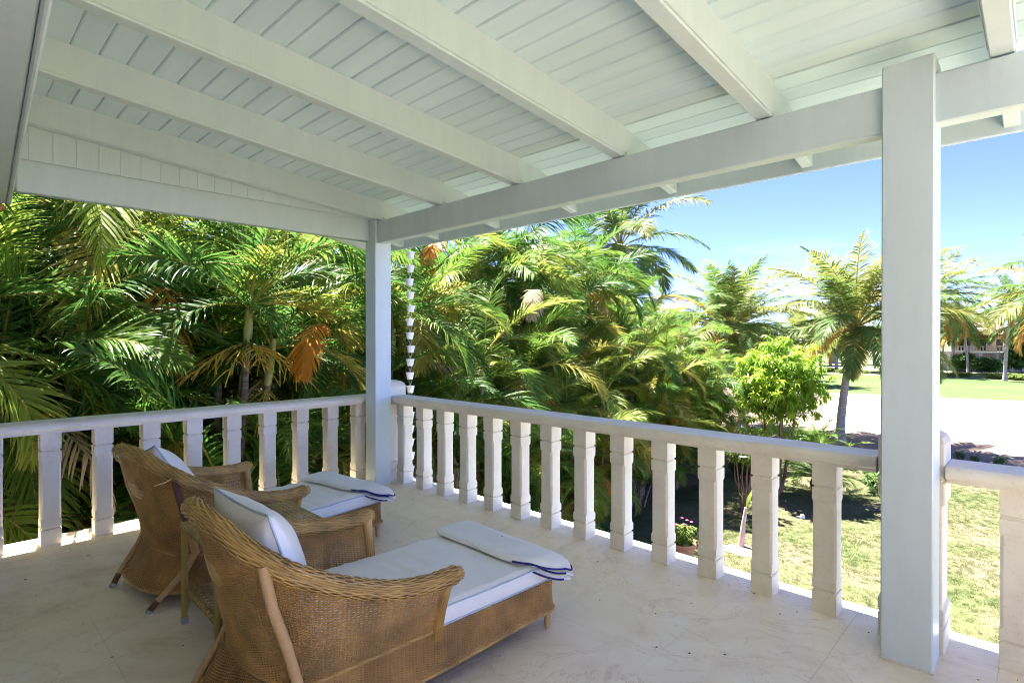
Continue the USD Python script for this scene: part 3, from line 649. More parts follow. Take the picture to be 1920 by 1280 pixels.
def seat_pad(label, loc, rz, seed):
    t = thing("seat_cushion", label, "cushion", loc, rz)
    nx, ny = 46, 110
    u = np.linspace(-1, 1, nx); v = np.linspace(0, 1, ny); U, W = np.meshgrid(u, v, indexing="ij")
    hw, y0, y1 = .366, .325, 1.735
    def edge(d, r=.03): q = np.clip(1 - d / r, 0, 1); return 1 - np.sqrt(np.clip(1 - q * q, 0, 1))
    Y = y0 + W * (y1 - y0); hwy = lambda Y: hw * (1 - .30 * np.clip((.56 - Y) / .24, 0, 1) ** 2); X = U * hwy(Y)
    d = np.minimum(hwy(Y) - np.abs(X), np.minimum(Y - y0, y1 - Y))
    q = np.stack([X * 5, Y * 9, np.full_like(X, seed)], -1)
    wr = (meshkit.fbm(q, 3, seed) - .5) * .012
    q2 = np.stack([X * 2.0 + Y * 1.2, Y * 26, np.full_like(X, seed + 5)], -1)
    wr2 = (meshkit.noise(q2, seed) - .5) * .009 * np.clip((Y - .5) / .4, 0, 1)
    pk = (meshkit.noise(np.stack([X * 40, Y * 30, X * 0], -1), seed + 2) - .5) * .004 * np.exp(-d / .05)
    Z = .372 + .010 * np.sin(PI * (U + 1) / 2) * np.sin(PI * W) - edge(d) * .016 + (wr + wr2 + pk)
    Z += .012 * np.clip((.7 - Y) / .4, 0, 1)
    top = grid(np.stack([X, Y, Z], -1))
    def ring(zf, off):
        pts = [(x, y0) for x in np.linspace(-1, 1, 24)[:-1] * hw] + [(hw, y) for y in np.linspace(y0, y1, 60)[:-1]] + [(x, y1) for x in np.linspace(1, -1, 24)[:-1] * hw] + [(-hw, y) for y in np.linspace(y1, y0, 60)]
        P = np.array(pts); c = np.array([0, (y0 + y1) / 2]); dr = np.sign(P - c) * (np.abs(np.abs(P - c) - [hw, (y1 - y0) / 2]) < 1e-6)
        zz = zf(P); Q = P + dr * off; Q[:, 0] *= hwy(P[:, 1]) / hw; return np.c_[Q, zz]
    ztop = lambda P: .356 + (meshkit.fbm(np.c_[P * [5, 9], np.full(len(P), seed)], 3, seed) - .5) * .012 + .012 * np.clip((.7 - P[:, 1]) / .4, 0, 1)
    zbot = lambda P: np.full(len(P), .274)
    side = grid(np.stack([ring(ztop, 0.0), ring(lambda P: ztop(P) - .03, .006), ring(lambda P: zbot(P) + .03, .006), ring(zbot, -.004)], 0))
    part("cushion_body", cat_m([top, side]), M["fabric"], t, smooth=True)
    part("piping", tube(ring(lambda P: ztop(P) + .001, .003)[:-1], .0042, 6, closed=True), M["piping"], t, smooth=True)
    part("piping", tube(ring(lambda P: zbot(P) + .004, .002)[:-1], .0042, 6, closed=True), M["piping"], t, smooth=True)
    return t

def pillow(label, loc, rz, ry, rx, seed, w=.33, h=.30, th=.115):
    t = thing("back_pillow", label, "pillow", loc)
    n = 44; a = np.linspace(-1, 1, n); A, B = np.meshgrid(a, a, indexing="ij")
    bow = lambda A, B: (w * A * (1 - .07 * (1 - B ** 2)), h * B * (1 - .07 * (1 - A ** 2)))
    X, Y = bow(A, B)
    tk = np.clip((1 - np.abs(A) ** 2.4) * (1 - np.abs(B) ** 2.4), 0, 1) ** .55 * th
    nz = (meshkit.fbm(np.stack([X * 7, Y * 7, X * 0 + seed], -1), 4, seed) - .5) * .03 * (tk / th)
    rip = (meshkit.noise(np.stack([A * 12, B * 12, A * 0], -1), seed) - .5) * .01 * np.clip(1 - tk / th, 0, 1) * (tk > 0)
    up = grid(np.stack([X, Y, tk + nz + rip], -1)); dn = grid(np.stack([X, Y, -tk * .85 + nz * .7], -1))
    dn = (dn[0], dn[1][:, ::-1])
    e = np.linspace(-1, 1, 40)[:-1]
    o = np.r_[np.c_[e, -np.ones(39)], np.c_[np.ones(39), e], np.c_[-e, np.ones(39)], np.c_[-np.ones(39), -e]]
    ox, oy = bow(o[:, 0], o[:, 1]); ring = np.c_[ox, oy, np.zeros(len(ox))]
    R = lambda m: xf(xf(m, rz=rz[0]), rx=rx, ry=ry, rz=rz[1])
    part("pillow_body", R(cat_m([up, dn])), M["fabric"], t, smooth=True)
    part("piping", R(tube(ring, .0048, 6, closed=True)), M["piping"], t, smooth=True)
    return t

def throw(label, loc, rz, seed):
    """folded white throw over the foot end, its navy edges showing on the right"""
    t = thing("folded_throw", label, "throw", loc, rz)
    y1 = 1.735
    outline = np.array([(-.40, 1.50), (-.15, 1.475), (.10, 1.475), (.26, 1.50), (.355, 1.545), (.415, 1.61), (.445, 1.70), (.43, 1.79), (.36, 1.845), (.22, 1.875), (.0, 1.885), (-.2, 1.865), (-.34, 1.81), (-.405, 1.72), (-.42, 1.60)])
    from scipy.interpolate import splprep, splev
    def curve(sc, sh, n=120):
        c = outline.mean(0); o = (outline - c) * sc + c + sh
        tck, _ = splprep(np.vstack([o, o[:1]]).T, s=0.0004, per=True); return np.array(splev(np.linspace(0, 1, n, endpoint=False), tck)).T
    def drape(P, base):
        x, y = P[..., 0], P[..., 1]
        z = base + np.zeros_like(x)
        z = z - np.clip(y - y1 + .02, 0, None) ** 1.25 * 1.05
        z = z - np.clip(x - .36, 0, None) ** 1.2 * 1.0
        z = z - np.clip(-.37 - x, 0, None) ** 1.2 * .8
        z = z + (meshkit.fbm(np.stack([x * 6, y * 6, x * 0 + base * 40], -1), 3, seed) - .5) * .024
        return z
    for k, (base, th, sc, sh) in enumerate(((.350, .010, .86, (.062, .002)), (.370, .010, .90, (.040, .026)), (.390, .022, 1.0, (.0, .0)))):
        C = curve(sc, np.array(sh)); c = C.mean(0)
        rings = []
        for q in (.02, .3, .55, .75, .88, .95, .985, 1.0):
            P = c + (C - c) * q; lift = th * math.sqrt(max(0, 1 - max(0, (q - .86) / .14) ** 2)) ; rings.append(np.c_[P, drape(P, base + lift)])
        for q in (.985, .95, .8):
            P = c + (C - c) * q; rings.append(np.c_[P, drape(P, base) + .001])
        S = np.array(rings); S = np.concatenate([S, S[:, :1]], 1)
        g = grid(S); part("throw_layer", (g[0], g[1][:, ::-1]), M["towel"], t, smooth=True)
        on = (C[:, 0] > (.24, .30, .26)[k]) & (C[:, 1] < (1.70, 1.74, 1.83)[k])
        ii = np.where(on)[0]; brk = np.where(np.diff(ii) > 1)[0]
        if len(brk): ii = np.r_[ii[brk[0] + 1:], ii[:brk[0] + 1]]
        P = C[ii] * 1.0; P = c + (P - c) * 1.004
        z0 = drape(P, base + .006)
        N = unit(np.gradient(P, axis=0)); N = np.c_[N[:, 1], -N[:, 0]]
        rib = np.stack([np.c_[P, z0 - .006], np.c_[P + N * .004, z0], np.c_[P, z0 + .0075]], 0)
        g = cat_m([grid(rib), (lambda m: (m[0], m[1][:, ::-1]))(grid(rib - np.array([.003, 0, 0])))])
        part("navy_edge", tube(np.c_[P, z0], .0050, 6), M["navy"], t, smooth=True)
    return t

C1 = ((-2.35, .60, 0), math.radians(-2.6)); C2 = ((-3.93, .69, 0), math.radians(7.0))
def at(C, p):
    c, s = math.cos(C[1]), math.sin(C[1]); return (C[0][0] + c * p[0] - s * p[1], C[0][1] + s * p[0] + c * p[1], C[0][2] + p[2])
chaise("nearest golden wicker chaise longue, its rolled rim in the foreground", *C1, False, 3)
chaise("farther wicker chaise longue beside the left railing with a bare dark back pole", *C2, True, 8)
seat_pad("long white seat cushion on the nearest wicker chaise", *C1, 3)
seat_pad("long white seat cushion on the farther wicker chaise near the corner post", *C2, 7)
pillow("white back pillow with blue piping standing in the nearest chaise", at(C1, (-.03, .345, .635)), (0.05, C1[1]), math.radians(-4), math.radians(-71), 4, .315, .275, .13)
pillow("white back pillow lying low in the farther chaise by the left railing", at(C2, (-.07, .35, .625)), (-0.14, C2[1]), math.radians(-6), math.radians(-60), 9, .30, .275, .12)
throw("folded white throw with navy edges on foot of the nearest chaise", *C1, 5)
throw("folded white throw with navy edges on foot of the farther chaise", *C2, 12)

# side table between the two chaises
tb = thing("side_table", "olive cane side table with lower shelf between the two chaises", "side table", (-3.115, 1.215, 0), math.radians(-1))
def woven_panel(w, d, z, cane=.010, pairs=True):
    out = []; nx = int(w / .011); ny = int(d / .028)
    xs = np.linspace(-w / 2 + .01, w / 2 - .01, nx); ys = np.linspace(-d / 2 + .01, d / 2 - .01, ny * 6)
    i = np.arange(nx)[:, None]
    Y = np.broadcast_to(ys[None], (nx, len(ys))); X = np.broadcast_to(xs[:, None], Y.shape)
    Z = z + .0028 * np.cos(PI * (ys[None] / .028) + PI * ((i // 2) % 2))
    P = np.stack([X, Y, Z], -1)
    a = strands(P, np.broadcast_to([0, 0, 1.0], P.shape), np.broadcast_to([1.0, 0, 0], P.shape), .0016, .0048)
    yk = np.arange(-d / 2 + .014, d / 2, .028); xk = np.linspace(-w / 2 + .005, w / 2 - .005, 12)
    P = np.stack([np.broadcast_to(xk[None], (len(yk), 12)), np.broadcast_to(yk[:, None], (len(yk), 12)), np.full((len(yk), 12), z)], -1)
    b = strands(P, np.broadcast_to([0, 0, 1.0], P.shape), np.broadcast_to([0, 1.0, 0], P.shape), .0022, .0055)
    return cat_m([a, b])
W_ = .275
part("table_top", woven_panel(.58, .58, .548), M["wicker_table"], tb)
part("shelf", woven_panel(.52, .52, .185), M["wicker_table"], tb)
for zz, ww, nm in ((.538, .285, "top_rail"), (.176, .262, "shelf_rail")):
    for ax in (0, 1):
        for s in (-1, 1):
            P = np.array([[-ww, s * ww, zz], [0, s * ww, zz], [ww, s * ww, zz]]); P = P if ax == 0 else P[:, [1, 0, 2]]
            part(nm, tube(P, .0125, 8), M["wicker_table"], tb, smooth=50)
            k = np.linspace(-ww, ww, int(ww * 2 / .03)); rings = []
            for q in k:
                a = np.linspace(0, 2 * PI, 9)[:-1]
                ring = np.c_[np.full(8, q), s * ww + .0145 * np.cos(a), zz + .0145 * np.sin(a)]; ring = ring if ax == 0 else ring[:, [1, 0, 2]]
                rings.append(tube(ring, .0035, 4, closed=True))
            part(nm + "_binding", cat_m(rings), M["table_leg"], tb, kind="stuff")
for sx in (-1, 1):
    for sy in (-1, 1):
        part("leg", tube(np.array([[sx * W_, sy * W_, .03], [sx * W_, sy * W_, .3], [sx * W_, sy * W_, .55]]), .0175, 12), M["table_leg"], tb, smooth=50)
        part("foot_cap", lathe([(0, .0008), (.019, .0008), (.0205, .008), (.0205, .034), (.018, .036)], 12, (sx * W_, sy * W_, 0)), M["cap"], tb, smooth=40)
# ------------------------------------------------------------------ palms and plants
def frond(rng, Ln, e0, droop, n=42, leaf=.52, lw=.036, vee=.35, sag=.45, start=.16, rach=.016, a0=62, a1=26, roll=0.0, sway=.0, segs=4, power=1.25, wilt=0.0):
    """a feather palm leaf growing along +x, z up: returns (mesh, st)"""
    ns = 26; s = np.linspace(0, 1, ns); e = e0 - droop * s ** power
    step = Ln / (ns - 1)
    yaw = sway * s ** 1.5
    d = np.c_[np.cos(e) * np.cos(yaw), np.cos(e) * np.sin(yaw), np.sin(e)]
    P = np.vstack([[0, 0, 0], np.cumsum((d[:-1] + d[1:]) / 2 * step, 0)])
    k = np.linspace(start, .995, n) + rng.normal(0, .004, n); k = np.clip(k, start, .999)
    out_v, out_f, out_uv = [], [], []
    base = np.stack([np.interp(k, s, P[:, i]) for i in range(3)], 1); T = unit(np.stack([np.interp(k, s, d[:, i]) for i in range(3)], 1))
    S0 = unit(np.cross(np.array([0, 0, 1.0]), T) + 1e-6); N0 = np.cross(T, S0)
    rl = roll * (k - start)
    S = S0 * np.cos(rl)[:, None] + N0 * np.sin(rl)[:, None]; N = np.cross(T, S)
    w = (k - start) / (1 - start)
    prof = np.clip(np.sin(PI * (.16 + .80 * w)) ** .75, .12, 1)
    rows_p, rows_w, rows_n = [], [], []
    for sd in (-1, 1):
        ln = leaf * prof * rng.uniform(.86, 1.1, n)
        a = np.radians(a0 + (a1 - a0) * w + rng.normal(0, 5, n)); ve = vee + rng.normal(0, .14, n) - wilt * w
        D = unit(np.cos(a)[:, None] * T + np.sin(a)[:, None] * (np.cos(ve)[:, None] * sd * S + np.sin(ve)[:, None] * N))
        p = base + 0; wdir = unit(T - D * (T * D).sum(1, keepdims=True))
        tw = rng.normal(0, .35, n); bl = np.cross(D, wdir)
        wdir = unit(wdir * np.cos(tw)[:, None] + bl * np.sin(tw)[:, None])
        sg = sag * rng.uniform(.6, 1.5, n); wp = [.55, 1.0, .86, .5, 0.0] if segs == 4 else [.6, 1.0, .7, 0.0]
        pts, wd = [], []
        for j in range(segs + 1):
            pts.append(p.copy()); wd.append(wdir * (lw * .5 * wp[j] * (0.6 + .4 * prof))[:, None])
            D = unit(D + np.array([0, 0, -1.0]) * (sg * (0.35 + .65 * j / segs) * 1.6 / segs)[:, None])
            p = p + D * (ln / segs)[:, None]
        pts = np.array(pts); wd = np.array(wd)
        V = np.concatenate([np.stack([pts[j] - wd[j], pts[j] + wd[j]], 1) for j in range(segs)] + [pts[segs][:, None]], 1)   # n, 2segs+1, 3
        m = 2 * segs + 1; o = np.arange(n)[:, None] * m
        F = []
        for j in range(segs - 1): F += [o + [2 * j, 2 * j + 1, 2 * j + 3], o + [2 * j, 2 * j + 3, 2 * j + 2]]
        F.append(o + [2 * segs - 2, 2 * segs - 1, 2 * segs])
        uu = np.repeat(np.arange(segs) / segs, 2).tolist() + [1.0]
        uv = np.stack([np.broadcast_to(uu, (n, m)), np.broadcast_to(rng.uniform(0, 1, n)[:, None], (n, m))], -1)
        out_v.append(V.reshape(-1, 3)); out_f.append(np.vstack(F)); out_uv.append(uv.reshape(-1, 2))
    tv, tf = tube(P[::3] if ns % 3 == 1 else np.vstack([P[::3], P[-1:]]), rach * (1.1 - .85 * np.linspace(0, 1, len(P[::3]) + (0 if ns % 3 == 1 else 1))), 4, caps=False)
    out_v.append(tv); out_f.append(tf); out_uv.append(np.c_[np.full(len(tv), -1.0), np.full(len(tv), .5)])
    n0 = 0; fs = []
    for v, f in zip(out_v, out_f): fs.append(f + n0); n0 += len(v)
    return (np.vstack(out_v), np.vstack(fs)), np.vstack(out_uv), P

def rot(m, rz, t): return xf(m, rz=rz, t=t)

def stem_tube(path, r0, r1, n=9, rings=0.0, seed=0):
    path = np.asarray(path, float); k = len(path)
    r = np.linspace(r0, r1, k)
    if rings: r = r * (1 + .09 * (np.arange(k) % 2))
    return tube(path, r, n)

def curve_path(p0, h, lean, az, n=24, bend=1.4):
    s = np.linspace(0, 1, n)
    return np.c_[p0[0] + lean * s ** bend * math.cos(az), p0[1] + lean * s ** bend * math.sin(az), p0[2] + h * s]

def crown(t, rng, top, nf, Lr, mats, wts, e_hi=82, e_lo=2, az0=None, keep=None, **kw):
    ga = rng.uniform(0, 6.28) if az0 is None else az0
    for i in range(nf):
        q = (i + .5) / nf
        e0 = math.radians(e_hi + (e_lo - e_hi) * q + rng.normal(0, 6)); Ln = rng.uniform(*Lr) * (.72 + .28 * math.sin(PI * min(1, .25 + q * .8)))
        dr = math.radians(rng.uniform(70, 130) * (.55 + .6 * q))
        az = ga + i * 2.39996 + rng.normal(0, .12)
        f, uv, _ = frond(rng, Ln, e0, dr, roll=rng.normal(0, .9), sway=rng.normal(0, .22), **kw)
        g_ = rot(f, az, top)
        for _try in range(5):
            if keep is None or keep(g_[0]): break
            az += rng.uniform(.8, 2.2); g_ = rot(f, az, top)
        else: continue
        w = np.array(wts, float)
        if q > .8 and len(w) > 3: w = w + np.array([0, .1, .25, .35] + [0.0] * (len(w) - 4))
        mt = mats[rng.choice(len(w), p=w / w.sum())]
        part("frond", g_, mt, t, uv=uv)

def fruit_stalk(t, rng, top, az, Ln=.75, name="fruit_stalk"):
    ms = []; s = np.linspace(0, 1, 8)
    main = np.c_[Ln * s * math.cos(az), Ln * s * math.sin(az), -.55 * Ln * s ** 2] + top
    ms.append(tube(main, .013 * (1.1 - .7 * s), 5))
    for k in range(16):
        b = main[1 + k * 6 // 16]; a2 = az + rng.uniform(-1.3, 1.3); l2 = rng.uniform(.22, .5) * Ln
        q = np.linspace(0, 1, 4); br = np.c_[l2 * q * math.cos(a2), l2 * q * math.sin(a2), -l2 * .9 * q ** 1.5 + rng.uniform(-.1, .25) * l2 * q] + b
        ms.append(tube(br, .0075 * (1.1 - .5 * q), 4))
    part(name, cat_m(ms), M["fruit"], t)

def areca(seed, label, loc, rz=0, scale=1.0, group=None, stems=11, h=(2.2, 4.6), spread=.7, lean=1.0, nf=8, Lr=(2.1, 2.9), wts=(.38, .36, .2, .06), low=10, stalks=2, n=64, leaf=.55, dead=True, xmax=None, droop=1.0):
    rng = np.random.default_rng(seed)
    t = thing("areca_palm", label, "palm", loc, rz, group, scale)
    A = M["areca"]
    def keep(v):
        w = xf((v, None), s=scale, rz=rz, t=loc)[0]
        return not ((w[:, 0] > xmax) & (w[:, 1] > -1.2) & (w[:, 1] < 4.6) & (w[:, 2] > -.5)).any()
    kp = keep if xmax is not None else None
    for i in range(stems):
        a = rng.uniform(0, 2 * PI); r = spread * math.sqrt(rng.uniform(.05, 1)); hh = rng.uniform(*h)
        az = a + rng.normal(0, .5)
        path = curve_path((r * math.cos(a), r * math.sin(a), 0), hh, lean * rng.uniform(.2, 1.0) * r / spread, az, 34)
        part("stem", stem_tube(path, .062, .045, 8, rings=1), M["stem"], t, smooth=40)
        tp = path[-1]; dirv = unit(path[-1] - path[-3])
        cs = np.array([tp, tp + dirv * .18, tp + dirv * .42, tp + dirv * .62])
        part("crownshaft", tube(cs + [0, 0, .003], [.05, .058, .05, .03], 9), M["stem_green"], t, smooth=50)
        crown(t, rng, cs[-1] - dirv * .12, nf, Lr, A, wts, keep=kp, n=n, leaf=leaf, lw=.027, vee=.40, sag=.60, rach=.016)
        if dead and rng.uniform() < .55:
            f, uv, _ = frond(rng, rng.uniform(1.3, 1.9), math.radians(rng.uniform(-20, 15)), math.radians(70), n=26, leaf=.42, lw=.03, vee=-.2, sag=1.0, rach=.014, wilt=.5)
            part("dead_frond", rot(f, rng.uniform(0, 6.28), tp + dirv * .1), A[4 if rng.uniform() < .4 else 5], t, uv=uv, label="withered hanging frond")
        if i < stalks: fruit_stalk(t, rng, tp - dirv * .05, rng.uniform(0, 6.28))
        if stems == 1:
            for k in range(6): fruit_stalk(t, rng, tp + dirv * rng.uniform(-.04, .02), -1.9 + k * .62, rng.uniform(.6, .85))
    for i in range(low):
        a = rng.uniform(0, 2 * PI); r = spread * rng.uniform(.4, 1.3)
        f, uv, _ = frond(rng, rng.uniform(1.3, 2.1), math.radians(rng.uniform(52, 84)), math.radians(rng.uniform(50, 100)), n=48, leaf=.46, lw=.028, vee=.4, sag=.42, rach=.012, roll=rng.normal(0, .8), sway=rng.normal(0, .2))
        part("frond", rot(f, a + rng.normal(0, .6), (r * math.cos(a), r * math.sin(a), rng.uniform(0, 1.6))), A[rng.choice(3, p=(.5, .35, .15))], t, uv=uv)
    return t

GZ = G
# patterns: three built along the left railing, three along the garden side; the rest are copies of these
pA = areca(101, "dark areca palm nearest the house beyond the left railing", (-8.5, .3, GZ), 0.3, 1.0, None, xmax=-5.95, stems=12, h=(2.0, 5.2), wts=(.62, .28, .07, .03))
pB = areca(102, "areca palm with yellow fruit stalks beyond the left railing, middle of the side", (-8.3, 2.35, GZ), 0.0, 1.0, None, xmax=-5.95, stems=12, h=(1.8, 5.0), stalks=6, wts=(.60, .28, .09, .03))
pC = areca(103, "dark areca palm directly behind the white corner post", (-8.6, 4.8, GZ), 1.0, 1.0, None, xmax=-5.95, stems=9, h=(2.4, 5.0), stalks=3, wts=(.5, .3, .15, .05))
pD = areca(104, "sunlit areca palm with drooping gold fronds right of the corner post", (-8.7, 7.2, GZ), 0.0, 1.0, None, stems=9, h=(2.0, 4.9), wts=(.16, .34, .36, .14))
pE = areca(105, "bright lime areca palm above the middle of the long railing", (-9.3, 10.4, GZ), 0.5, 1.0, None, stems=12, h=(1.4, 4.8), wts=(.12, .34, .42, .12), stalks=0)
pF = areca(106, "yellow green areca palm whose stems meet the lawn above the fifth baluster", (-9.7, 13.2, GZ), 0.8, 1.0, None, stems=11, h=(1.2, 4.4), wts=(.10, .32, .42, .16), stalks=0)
copy_of(pB, "areca palm at the far left edge beyond the side railing", (-8.4, -1.7, GZ), 2.2, 1.0)
copy_of(pE, "yellowish areca palm behind the shaded lawn, left of the mango tree", (-9.9, 15.6, GZ), 2.0, .96)
copy_of(pD, "areca palm in the hedge one clump short of the mango tree", (-10.1, 18.0, GZ), 4.0, .92)
copy_of(pF, "areca palm of the hedge just left of the bright mango tree", (-10.3, 20.4, GZ), 3.1, .88)
copy_of(pE, "last low areca palm of the hedge before the sand", (-10.6, 22.8, GZ), 5.2, .80)
copy_of(pF, "second last areca palm of the hedge, taller, set back from the sand", (-12.2, 24.0, GZ), .9, .92)
copy_of(pF, "small lime areca palm in front of the hedge right of the rain chain", (-8.1, 8.6, GZ), 2.9, .62)
copy_of(pE, "small arching areca palm at the hedge foot above the fourth baluster", (-8.6, 11.7, GZ), 1.1, .60)
copy_of(pF, "small yellow green areca palm at the hedge foot near the hose", (-9.1, 14.6, GZ), 5.5, .58)
copy_of(pE, "small areca palm at the hedge foot left of the flowering shrub", (-9.3, 17.2, GZ), 3.3, .55)
copy_of(pF, "small areca palm at the hedge foot touching the mango crown", (-9.4, 20.0, GZ), .3, .58)
areca(111, "single areca palm with pale crownshaft and bright yellow fruit stalks left of the corner post", (-7.6, 2.6, GZ), 0.0, 1.0, None, stems=1, h=(4.95, 5.0), spread=.05, lean=.7, nf=9, low=0, stalks=0, dead=False, wts=(.5, .35, .12, .03), xmax=-5.95)
gb = "tall areca palms at the back of the hedge"; lb = "tall areca palm at the back of the hedge, mostly hidden by nearer palms"
k = 0
for y, x, s in ((-2.8, -10.4, 1.3), (-.6, -10.2, 1.35), (1.5, -10.4, 1.35), (3.7, -10.6, 1.32), (6.0, -10.9, 1.25), (8.6, -11.2, 1.32), (11.3, -11.7, 1.36), (14.0, -12.1, 1.34), (16.8, -12.4, 1.28), (19.6, -12.8, 1.14), (22.0, -13.3, 1.04)):
    copy_of((pA, pC, pB, pF, pD, pE)[k % 6], lb, (x, y, GZ), k * 1.9 + .4, s, gb); k += 1
for y, x, s in ((-3.5, -13.2, 1.5), (-.5, -13.3, 1.5), (2.5, -13.4, 1.5), (5.5, -13.8, 1.4)):
    copy_of((pC, pA, pB)[k % 3], lb, (x, y, GZ), k * 1.3 + .7, s, gb); k += 1

def hanging_dead(label, loc, az, seed, Ln, mati):
    rng = np.random.default_rng(seed)
    f, uv, _ = frond(rng, Ln, math.radians(20), math.radians(115), n=34, leaf=.46, lw=.036, vee=-.1, sag=1.0, rach=.014, wilt=.3, power=.9)
    single("dead_palm_frond", rot(f, az, loc), M["areca"][mati], label, "palm frond", uv=uv)
hanging_dead("bright orange dead palm frond hanging left of the corner post", (-7.15, 3.75, 1.72), -.9, 5, 1.15, 4)
hanging_dead("orange brown dead palm frond hanging right of the rain chain", (-7.7, 6.3, 3.25), -1.2, 6, .95, 4)
hanging_dead("pale straw dead palm frond hanging high in the middle of the hedge", (-8.3, 9.3, 2.6), -.9, 7, 1.1, 5)

# coconut palms
def coconut(seed, label, loc, rz=0, scale=1.0, group=None, h=5.8, lean=.8, az=.6, nf=26, Lr=(4.4, 5.6), wts=(.5, .4, .1), n=85, r0=.26, r1=.13, gold=2):
    rng = np.random.default_rng(seed); t = thing("coconut_palm", label, "palm", loc, rz, group, scale)
    path = curve_path((0, 0, 0), h, lean, az, 46, 1.6)
    r = np.linspace(r0 * .78, r1, 46); r[:6] += np.linspace(r0 * .35, 0, 6); r = r * (1 + .05 * (np.arange(46) % 2))
    part("trunk", tube(path, r, 12), M["bark"], t, smooth=50)
    tp = path[-1]; ms = []
    for i in range(26):
        a = rng.uniform(0, 6.28); q = np.linspace(0, 1, 5); l = rng.uniform(.35, .8); e = rng.uniform(-.6, .9)
        ms.append(tube(np.c_[l * q * math.cos(a), l * q * math.sin(a), l * q * e - .4 * l * q ** 2] + tp + [0, 0, -.1], .035 * (1.1 - q), 5))
    part("crown_fibre", cat_m(ms), M["fibre"], t)
    for i in range(nf):
        q = (i + .5) / nf
        e0 = math.radians(84 - 104 * q + rng.normal(0, 6)); Ln = rng.uniform(*Lr) * (.7 + .3 * math.sin(PI * min(1, .3 + q * .7)))
        f, uv, _ = frond(rng, Ln, e0, math.radians(rng.uniform(55, 95) * (.6 + .6 * q)), n=n, leaf=1.1, lw=.062, vee=.15, sag=.75, start=.2, rach=.035, a0=68, a1=30, roll=rng.normal(0, .7), sway=rng.normal(0, .25), power=1.5)
        w = np.array(wts); mt = M["coco"][rng.choice(3, p=w / w.sum())]
        if q > 1 - gold / nf: mt = M["coco"][2]
        part("frond", rot(f, i * 2.39996 + rng.normal(0, .15), tp), mt, t, uv=uv)
    return t
cA = coconut(201, "large coconut palm with gold lower fronds left of the big post", (-7.4, 30.8, GZ), 0.0, 1.0, None, Lr=(4.9, 6.0), h=5.6, lean=.75, az=.75, gold=4, wts=(.6, .38, .02), nf=42)
cB = coconut(202, "tall dark coconut palm rising highest above the hedge", (-14.6, 23.6, GZ), 1.0, 1.0, None, h=9.6, lean=.8, az=2.0, wts=(.7, .3, 0), gold=2)
copy_of(cA, "coconut palm against the sky between hedge and large coconut palm", (-12.3, 31.2, GZ), 2.6, .97)
copy_of(cB, "low coconut palm crown just left of the large coconut palm", (-16.0, 41.0, GZ), .4, .62)
copy_of(cA, "coconut palm crown peeping over the far end of the hedge", (-19.5, 30.0, GZ), 4.2, 1.0)
copy_of(cA, "coconut palm at the right edge whose fronds only reach into view", (2.6, 55.0, GZ), 1.7, 1.35)
copy_of(cB, "leaning tall palm with bare curved trunk at far right", (-3.9, 89.0, GZ), 3.6, .92)
gp = "coconut palms in front of the far pink house"; lp_ = "far coconut palm growing in front of the distant pink house"
copy_of(cA, "tallest far coconut palm just right of the big post", (-11.6, 96.0, GZ), 2.0, 1.75)
copy_of(cB, 'far palm directly in front of the pink house balcony', (-8.6, 104.6, GZ), 1.2, .78, gp); copy_of(cA, 'far palm with pale trunk touching the left end of the pink house', (-11.4, 113.2, GZ), 5.0, 1.1, gp); copy_of(cB, 'far short palm hard against the right side of the big post', (-12.6, 113.0, GZ), 4.1, .74, gp)
copy_of(cA, 'far palm right of the pink house behind the leaning palm', (-1.6, 112.0, GZ), 3.3, 1.3, gp)
gq = "far palms seen between the hedge and the big post"; lq = "far coconut palm low on the horizon left of the big post"
rank = np.argsort(np.argsort([(.7195 * x + .6945 * y) / (-.6945 * x + .7195 * y) for x, y in ((-26, 62), (-31, 70), (-22, 74), (-38, 66), (-28, 88), (-19, 66), (-35, 84), (-24, 98), (-20.5, 52))]))
for i, (x, y, s) in enumerate(((-26, 62, 1.0), (-31, 70, 1.15), (-22, 74, .95), (-38, 66, 1.1), (-28, 88, 1.2), (-19, 66, .8), (-35, 84, 1.2), (-24, 98, 1.2), (-20.5, 52, .8))):
    copy_of((cB, cA)[i % 2], f'{("first", "second", "third", "fourth", "fifth", "sixth", "seventh", "eighth", "ninth")[rank[i]]} from the left of the far palms between hedge and big post', (x, y, GZ), i * 1.1, s * (.6 if i % 2 == 0 else 1.0), gq)

# leafy trees and shrubs
def leaf_cluster(rng, nl, ln, lw, e=(-70, 35), origin=(0, 0, 0)):
    """whorl of nl pointed leaves, each folded along its midrib and drooping"""
    a = np.arange(nl) * 2.39996 + rng.uniform(0, 6.28); el = np.radians(rng.uniform(*e, nl)); l = ln * rng.uniform(.7, 1.15, nl)
    D = np.c_[np.cos(el) * np.cos(a), np.cos(el) * np.sin(a), np.sin(el)]; S = np.c_[-np.sin(a), np.cos(a), np.zeros(nl)]; N = np.cross(D, S)
    D2 = unit(D + [0, 0, -.75])
    p0 = np.zeros((nl, 3)) + rng.normal(0, .02, (nl, 3)); p1 = p0 + D * (l * .45)[:, None]; p2 = p1 + D2 * (l * .55)[:, None]
    w = (lw * .5 * rng.uniform(.8, 1.2, nl))[:, None]
    V = np.stack([p0, p1 - S * w + N * w * .35, p1, p1 + S * w + N * w * .35, p2], 1)
    o = np.arange(nl)[:, None] * 5
    F = np.vstack([o + [0, 2, 1], o + [0, 3, 2], o + [1, 2, 4], o + [2, 3, 4]])
    uv = np.stack([np.broadcast_to([0, .5, .45, .5, 1.0], (nl, 5)), np.broadcast_to(rng.uniform(0, 1, nl)[:, None], (nl, 5))], -1)
    return (V.reshape(-1, 3) + np.asarray(origin), F), uv.reshape(-1, 2)

